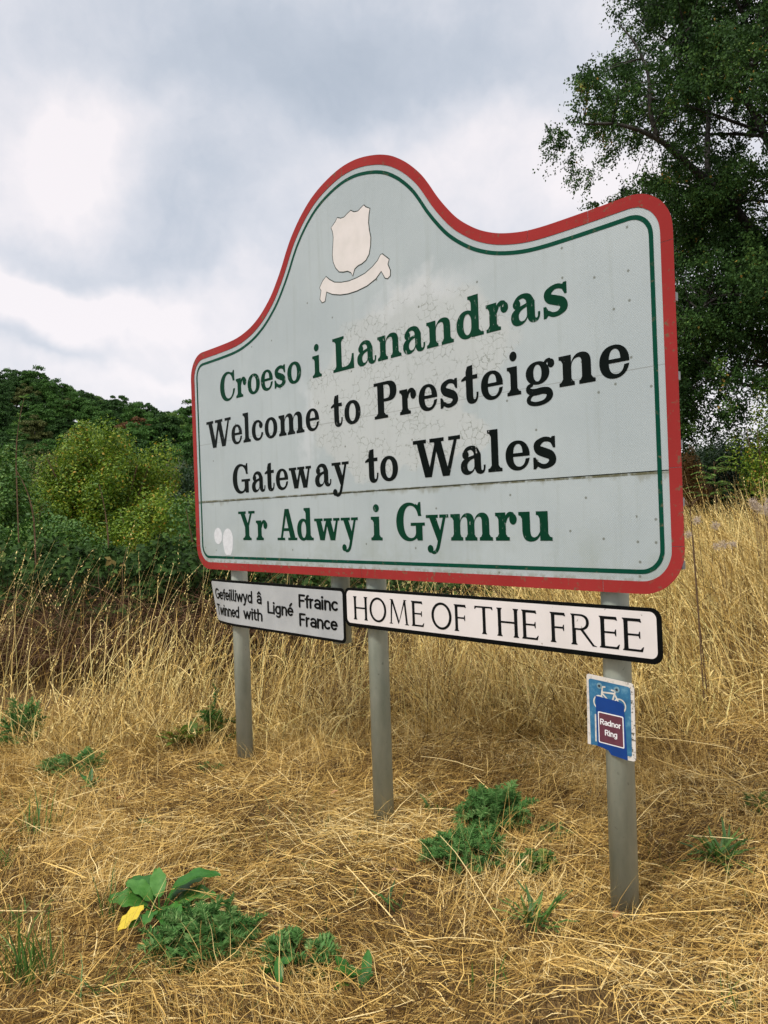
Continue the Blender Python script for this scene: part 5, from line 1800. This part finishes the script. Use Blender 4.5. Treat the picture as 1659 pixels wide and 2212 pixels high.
def build_plants():
    build_dock()
    feathery(445, 2065, .34, .24, 90, 'bushy blue-green thistle beside the dock plant', 101, up=.7)
    feathery(1068, 1795, .30, .30, 70, 'taller green thistle behind its spreading neighbour near the middle post', 102, up=.8)
    feathery(1005, 1862, .36, .19, 72, 'low spreading green thistle right of the middle post', 103)
    feathery(165, 1672, .42, .17, 70, 'bushy dark thistle in the straw at far left', 104)
    feathery(650, 2085, .22, .17, 26, 'broad-leaved spiny thistle low in the foreground', 105, broad=1.5)
    feathery(1158, 1888, .14, .13, 26, 'small curly bright green weed left of the right post', 106, m=M_ggrass, name='curly_weed', broad=1.6)
    feathery(1190, 1806, .22, .07, 26, 'flat thistle rosette between middle and right posts', 107, up=.3)
    feathery(320, 1790, .10, .08, 16, 'tiny light green thistle seedling in bare straw', 108)
    feathery(455, 1670, .15, .11, 18, 'small dark thistle left of the left post base', 109)
    feathery(52, 1622, .22, .50, 22, 'upright dark green thistle near the left picture edge', 110, up=1.0)
    feathery(462, 1612, .14, .55, 9, 'upright feathery weed growing just left of the left post', 111, m=M_midgreen, name='feathery_weed', up=1.1)
    feathery(1640, 1750, .16, .12, 22, 'green weed at the right picture edge', 112, m=M_ggrass, name='curly_weed')
    rosette(398, 1612, 20, .28, .06, 'yellowish lime weed in the straw left of the left post', 120, m=M_lime, name='broad_weed')
    rosette(775, 2140, 7, .10, .055, 'small dark broad-leaved weed at the bottom middle', 121, m=M_dock, name='broad_weed')
    rosette(590, 2125, 5, .09, .045, 'low round-leaved weed beside the spiny thistle', 122, m=M_dock, name='broad_weed')
    rosette(1560, 1875, 44, .19, .017, 'clump of ribbed plantain leaves right of the right post', 123, el=(.3, 1.3))
    rosette(1150, 2015, 26, .17, .016, 'dark plantain clump in the straw left of the right post base', 124, el=(.4, 1.3))
    rosette(935, 1765, 7, .14, .018, 'few dark plantain leaves beside the middle post', 125, el=(.7, 1.3))
    rosette(855, 1985, 4, .12, .016, 'few thin plantain leaves in the middle foreground', 126, el=(.8, 1.4))
    rosette(195, 1710, 8, .11, .035, 'small leafy weed below the far left thistle', 127, m=M_dock, name='broad_weed')
    tuft(65, 2130, 46, .27, 'tall green grass tuft in the lower left corner', 130, wid=.05)
    tuft(78, 1810, 26, .24, 'thin green grass tuft at the left below the thistle', 131, wid=.06)
    tuft(14, 1880, 18, .18, 'green grass tuft cut by the left picture edge', 132, wid=.03)
    tuft(232, 1990, 14, .22, 'narrow green grass blades left of the dock plant', 133, wid=.02, lean=.25, w=.007)
    tuft(235, 2150, 20, .22, 'arching green blades below the dock plant', 134, wid=.05, lean=.6, w=.007)
    tuft(1585, 2190, 16, .16, 'green grass tuft in the lower right corner', 135, wid=.03, w=.007)
    tuft(1060, 2140, 14, .14, 'short green blades at the bottom right of centre', 136, wid=.04)
    tuft(60, 1990, 30, .12, 'low pale green grass patch at the left edge', 137, wid=.08, lean=.8, hue=.7)
    # fallen leaves
    r = np.random.default_rng(140)
    for i, (px, py, lb, m, L) in enumerate(((1083, 1812, 'orange-brown fallen leaf standing beside the low thistle', M_dead, .07), (22, 2105, 'pinkish dead leaf in the lower left corner', M_dead, .05), (1330, 2010, 'pale tan dead leaf in the straw below the right post', M_dead, .05),
                                            (1640, 2110, 'orange dead leaf at the right edge bottom', M_dead, .05), (865, 1905, 'tan curled leaf left of the plantain clump', M_dead, .045), (950, 1842, 'brown dead leaf below the low thistle', M_dead, .05),
                                            (715, 1735, 'pale dead leaf left of the middle post base', M_dead, .05), (250, 1745, 'greyish dead leaf cluster in the straw at left', M_dead, .06))):
        p = g_at(px, py)
        V, Fq = leaf_surface(L, L * .62, r.uniform(0, 6.28), r.uniform(.3, 1.1), r.uniform(-.5, .8), r, cup=.4, wave=.004, nu=8, nv=5)
        o = mesh_obj('fallen_leaf', V + np.array([0, 0, .05]), Fq, m, rnd=np.full(len(V), r.uniform(.1, .9)), smooth=True)
        o.location = p
        tag(o, lb, 'leaf')
    # thistles gone to fluff on the bank
    for i, (px, py, Y, n, lb) in enumerate(((1642, 1090, 7.6, 9, 'thistle heads gone to white fluff at the right picture edge'), (1522, 1135, 7.2, 3, 'pale fluffy thistle heads in the tall grass near the sign edge'), (1570, 1165, 7.0, 3, 'small fluffy thistle heads deep in the tall grass'))):
        r = np.random.default_rng(150 + i)
        b = at(px, py, Y)
        z0 = float(H(b.x, Y))
        t = thing('fluffy_thistle', lb, 'thistle', (b.x, Y, z0))
        g = Geo(); pos, nr = [], []
        for k in range(n):
            hx = np.array([r.normal(0, .10), r.normal(0, .08), b.z - z0 - .03 + r.normal(0, .045)])
            g.tube([(0, 0, 0), hx * np.array([.5, .5, .6]), hx], [.0035, .003, .002], 4)
            q = unit(r.normal(0, 1, (170, 3)))
            pos.append(hx + q * r.uniform(0, .034, (170, 1))); nr.append(q)
        pos, nr = np.concatenate(pos), np.concatenate(nr)
        V, Fq, rr = leaves(pos, nr + r.normal(0, .3, nr.shape), r.normal(0, 1, nr.shape), r.uniform(.014, .034, len(pos)), r.uniform(.003, .007, len(pos)), r.uniform(0, 1, len(pos)))
        mesh_obj('seed_fluff', V, Fq, M_fluff, t, rnd=rr)
        g.build('stems', M_stalk, t)
    # dead umbel stalk by the sign's right edge
    b = at(1503, 1340, 5.6)
    t = thing('dead_stalk', 'tall dead brown weed stalk at the right edge of the sign', 'weed', (b.x, 5.6, float(H(b.x, 5.6))))
    g = Geo()
    tp = at(1490, 1090, 5.6)
    hz = tp.z - float(H(b.x, 5.6))
    g.tube([(0.05, 0, -.05), (.02, 0, hz * .5), (tp.x - b.x, 0, hz)], [.006, .005, .0035], 6)
    g.tube([(0.10, .03, -.05), (.04, .03, hz * .45), (tp.x - b.x + .03, .03, hz * .86)], [.005, .004, .002], 6)
    r = np.random.default_rng(160)
    for k in range(14):
        a = r.uniform(0, 6.28); L = r.uniform(.06, .13)
        g.tube([(tp.x - b.x, 0, hz - .02), (tp.x - b.x + math.cos(a) * L * .6, math.sin(a) * L * .6, hz + .03), (tp.x - b.x + math.cos(a) * L, math.sin(a) * L, hz + r.uniform(.03, .09))], [.003, .002, .0015], 4)
    g.build('stem', M_stalk, t)


build_plants()
build_litter()
build_tall()
print('woodland trees', NWOOD, 'birch leaves', NBIRCH)
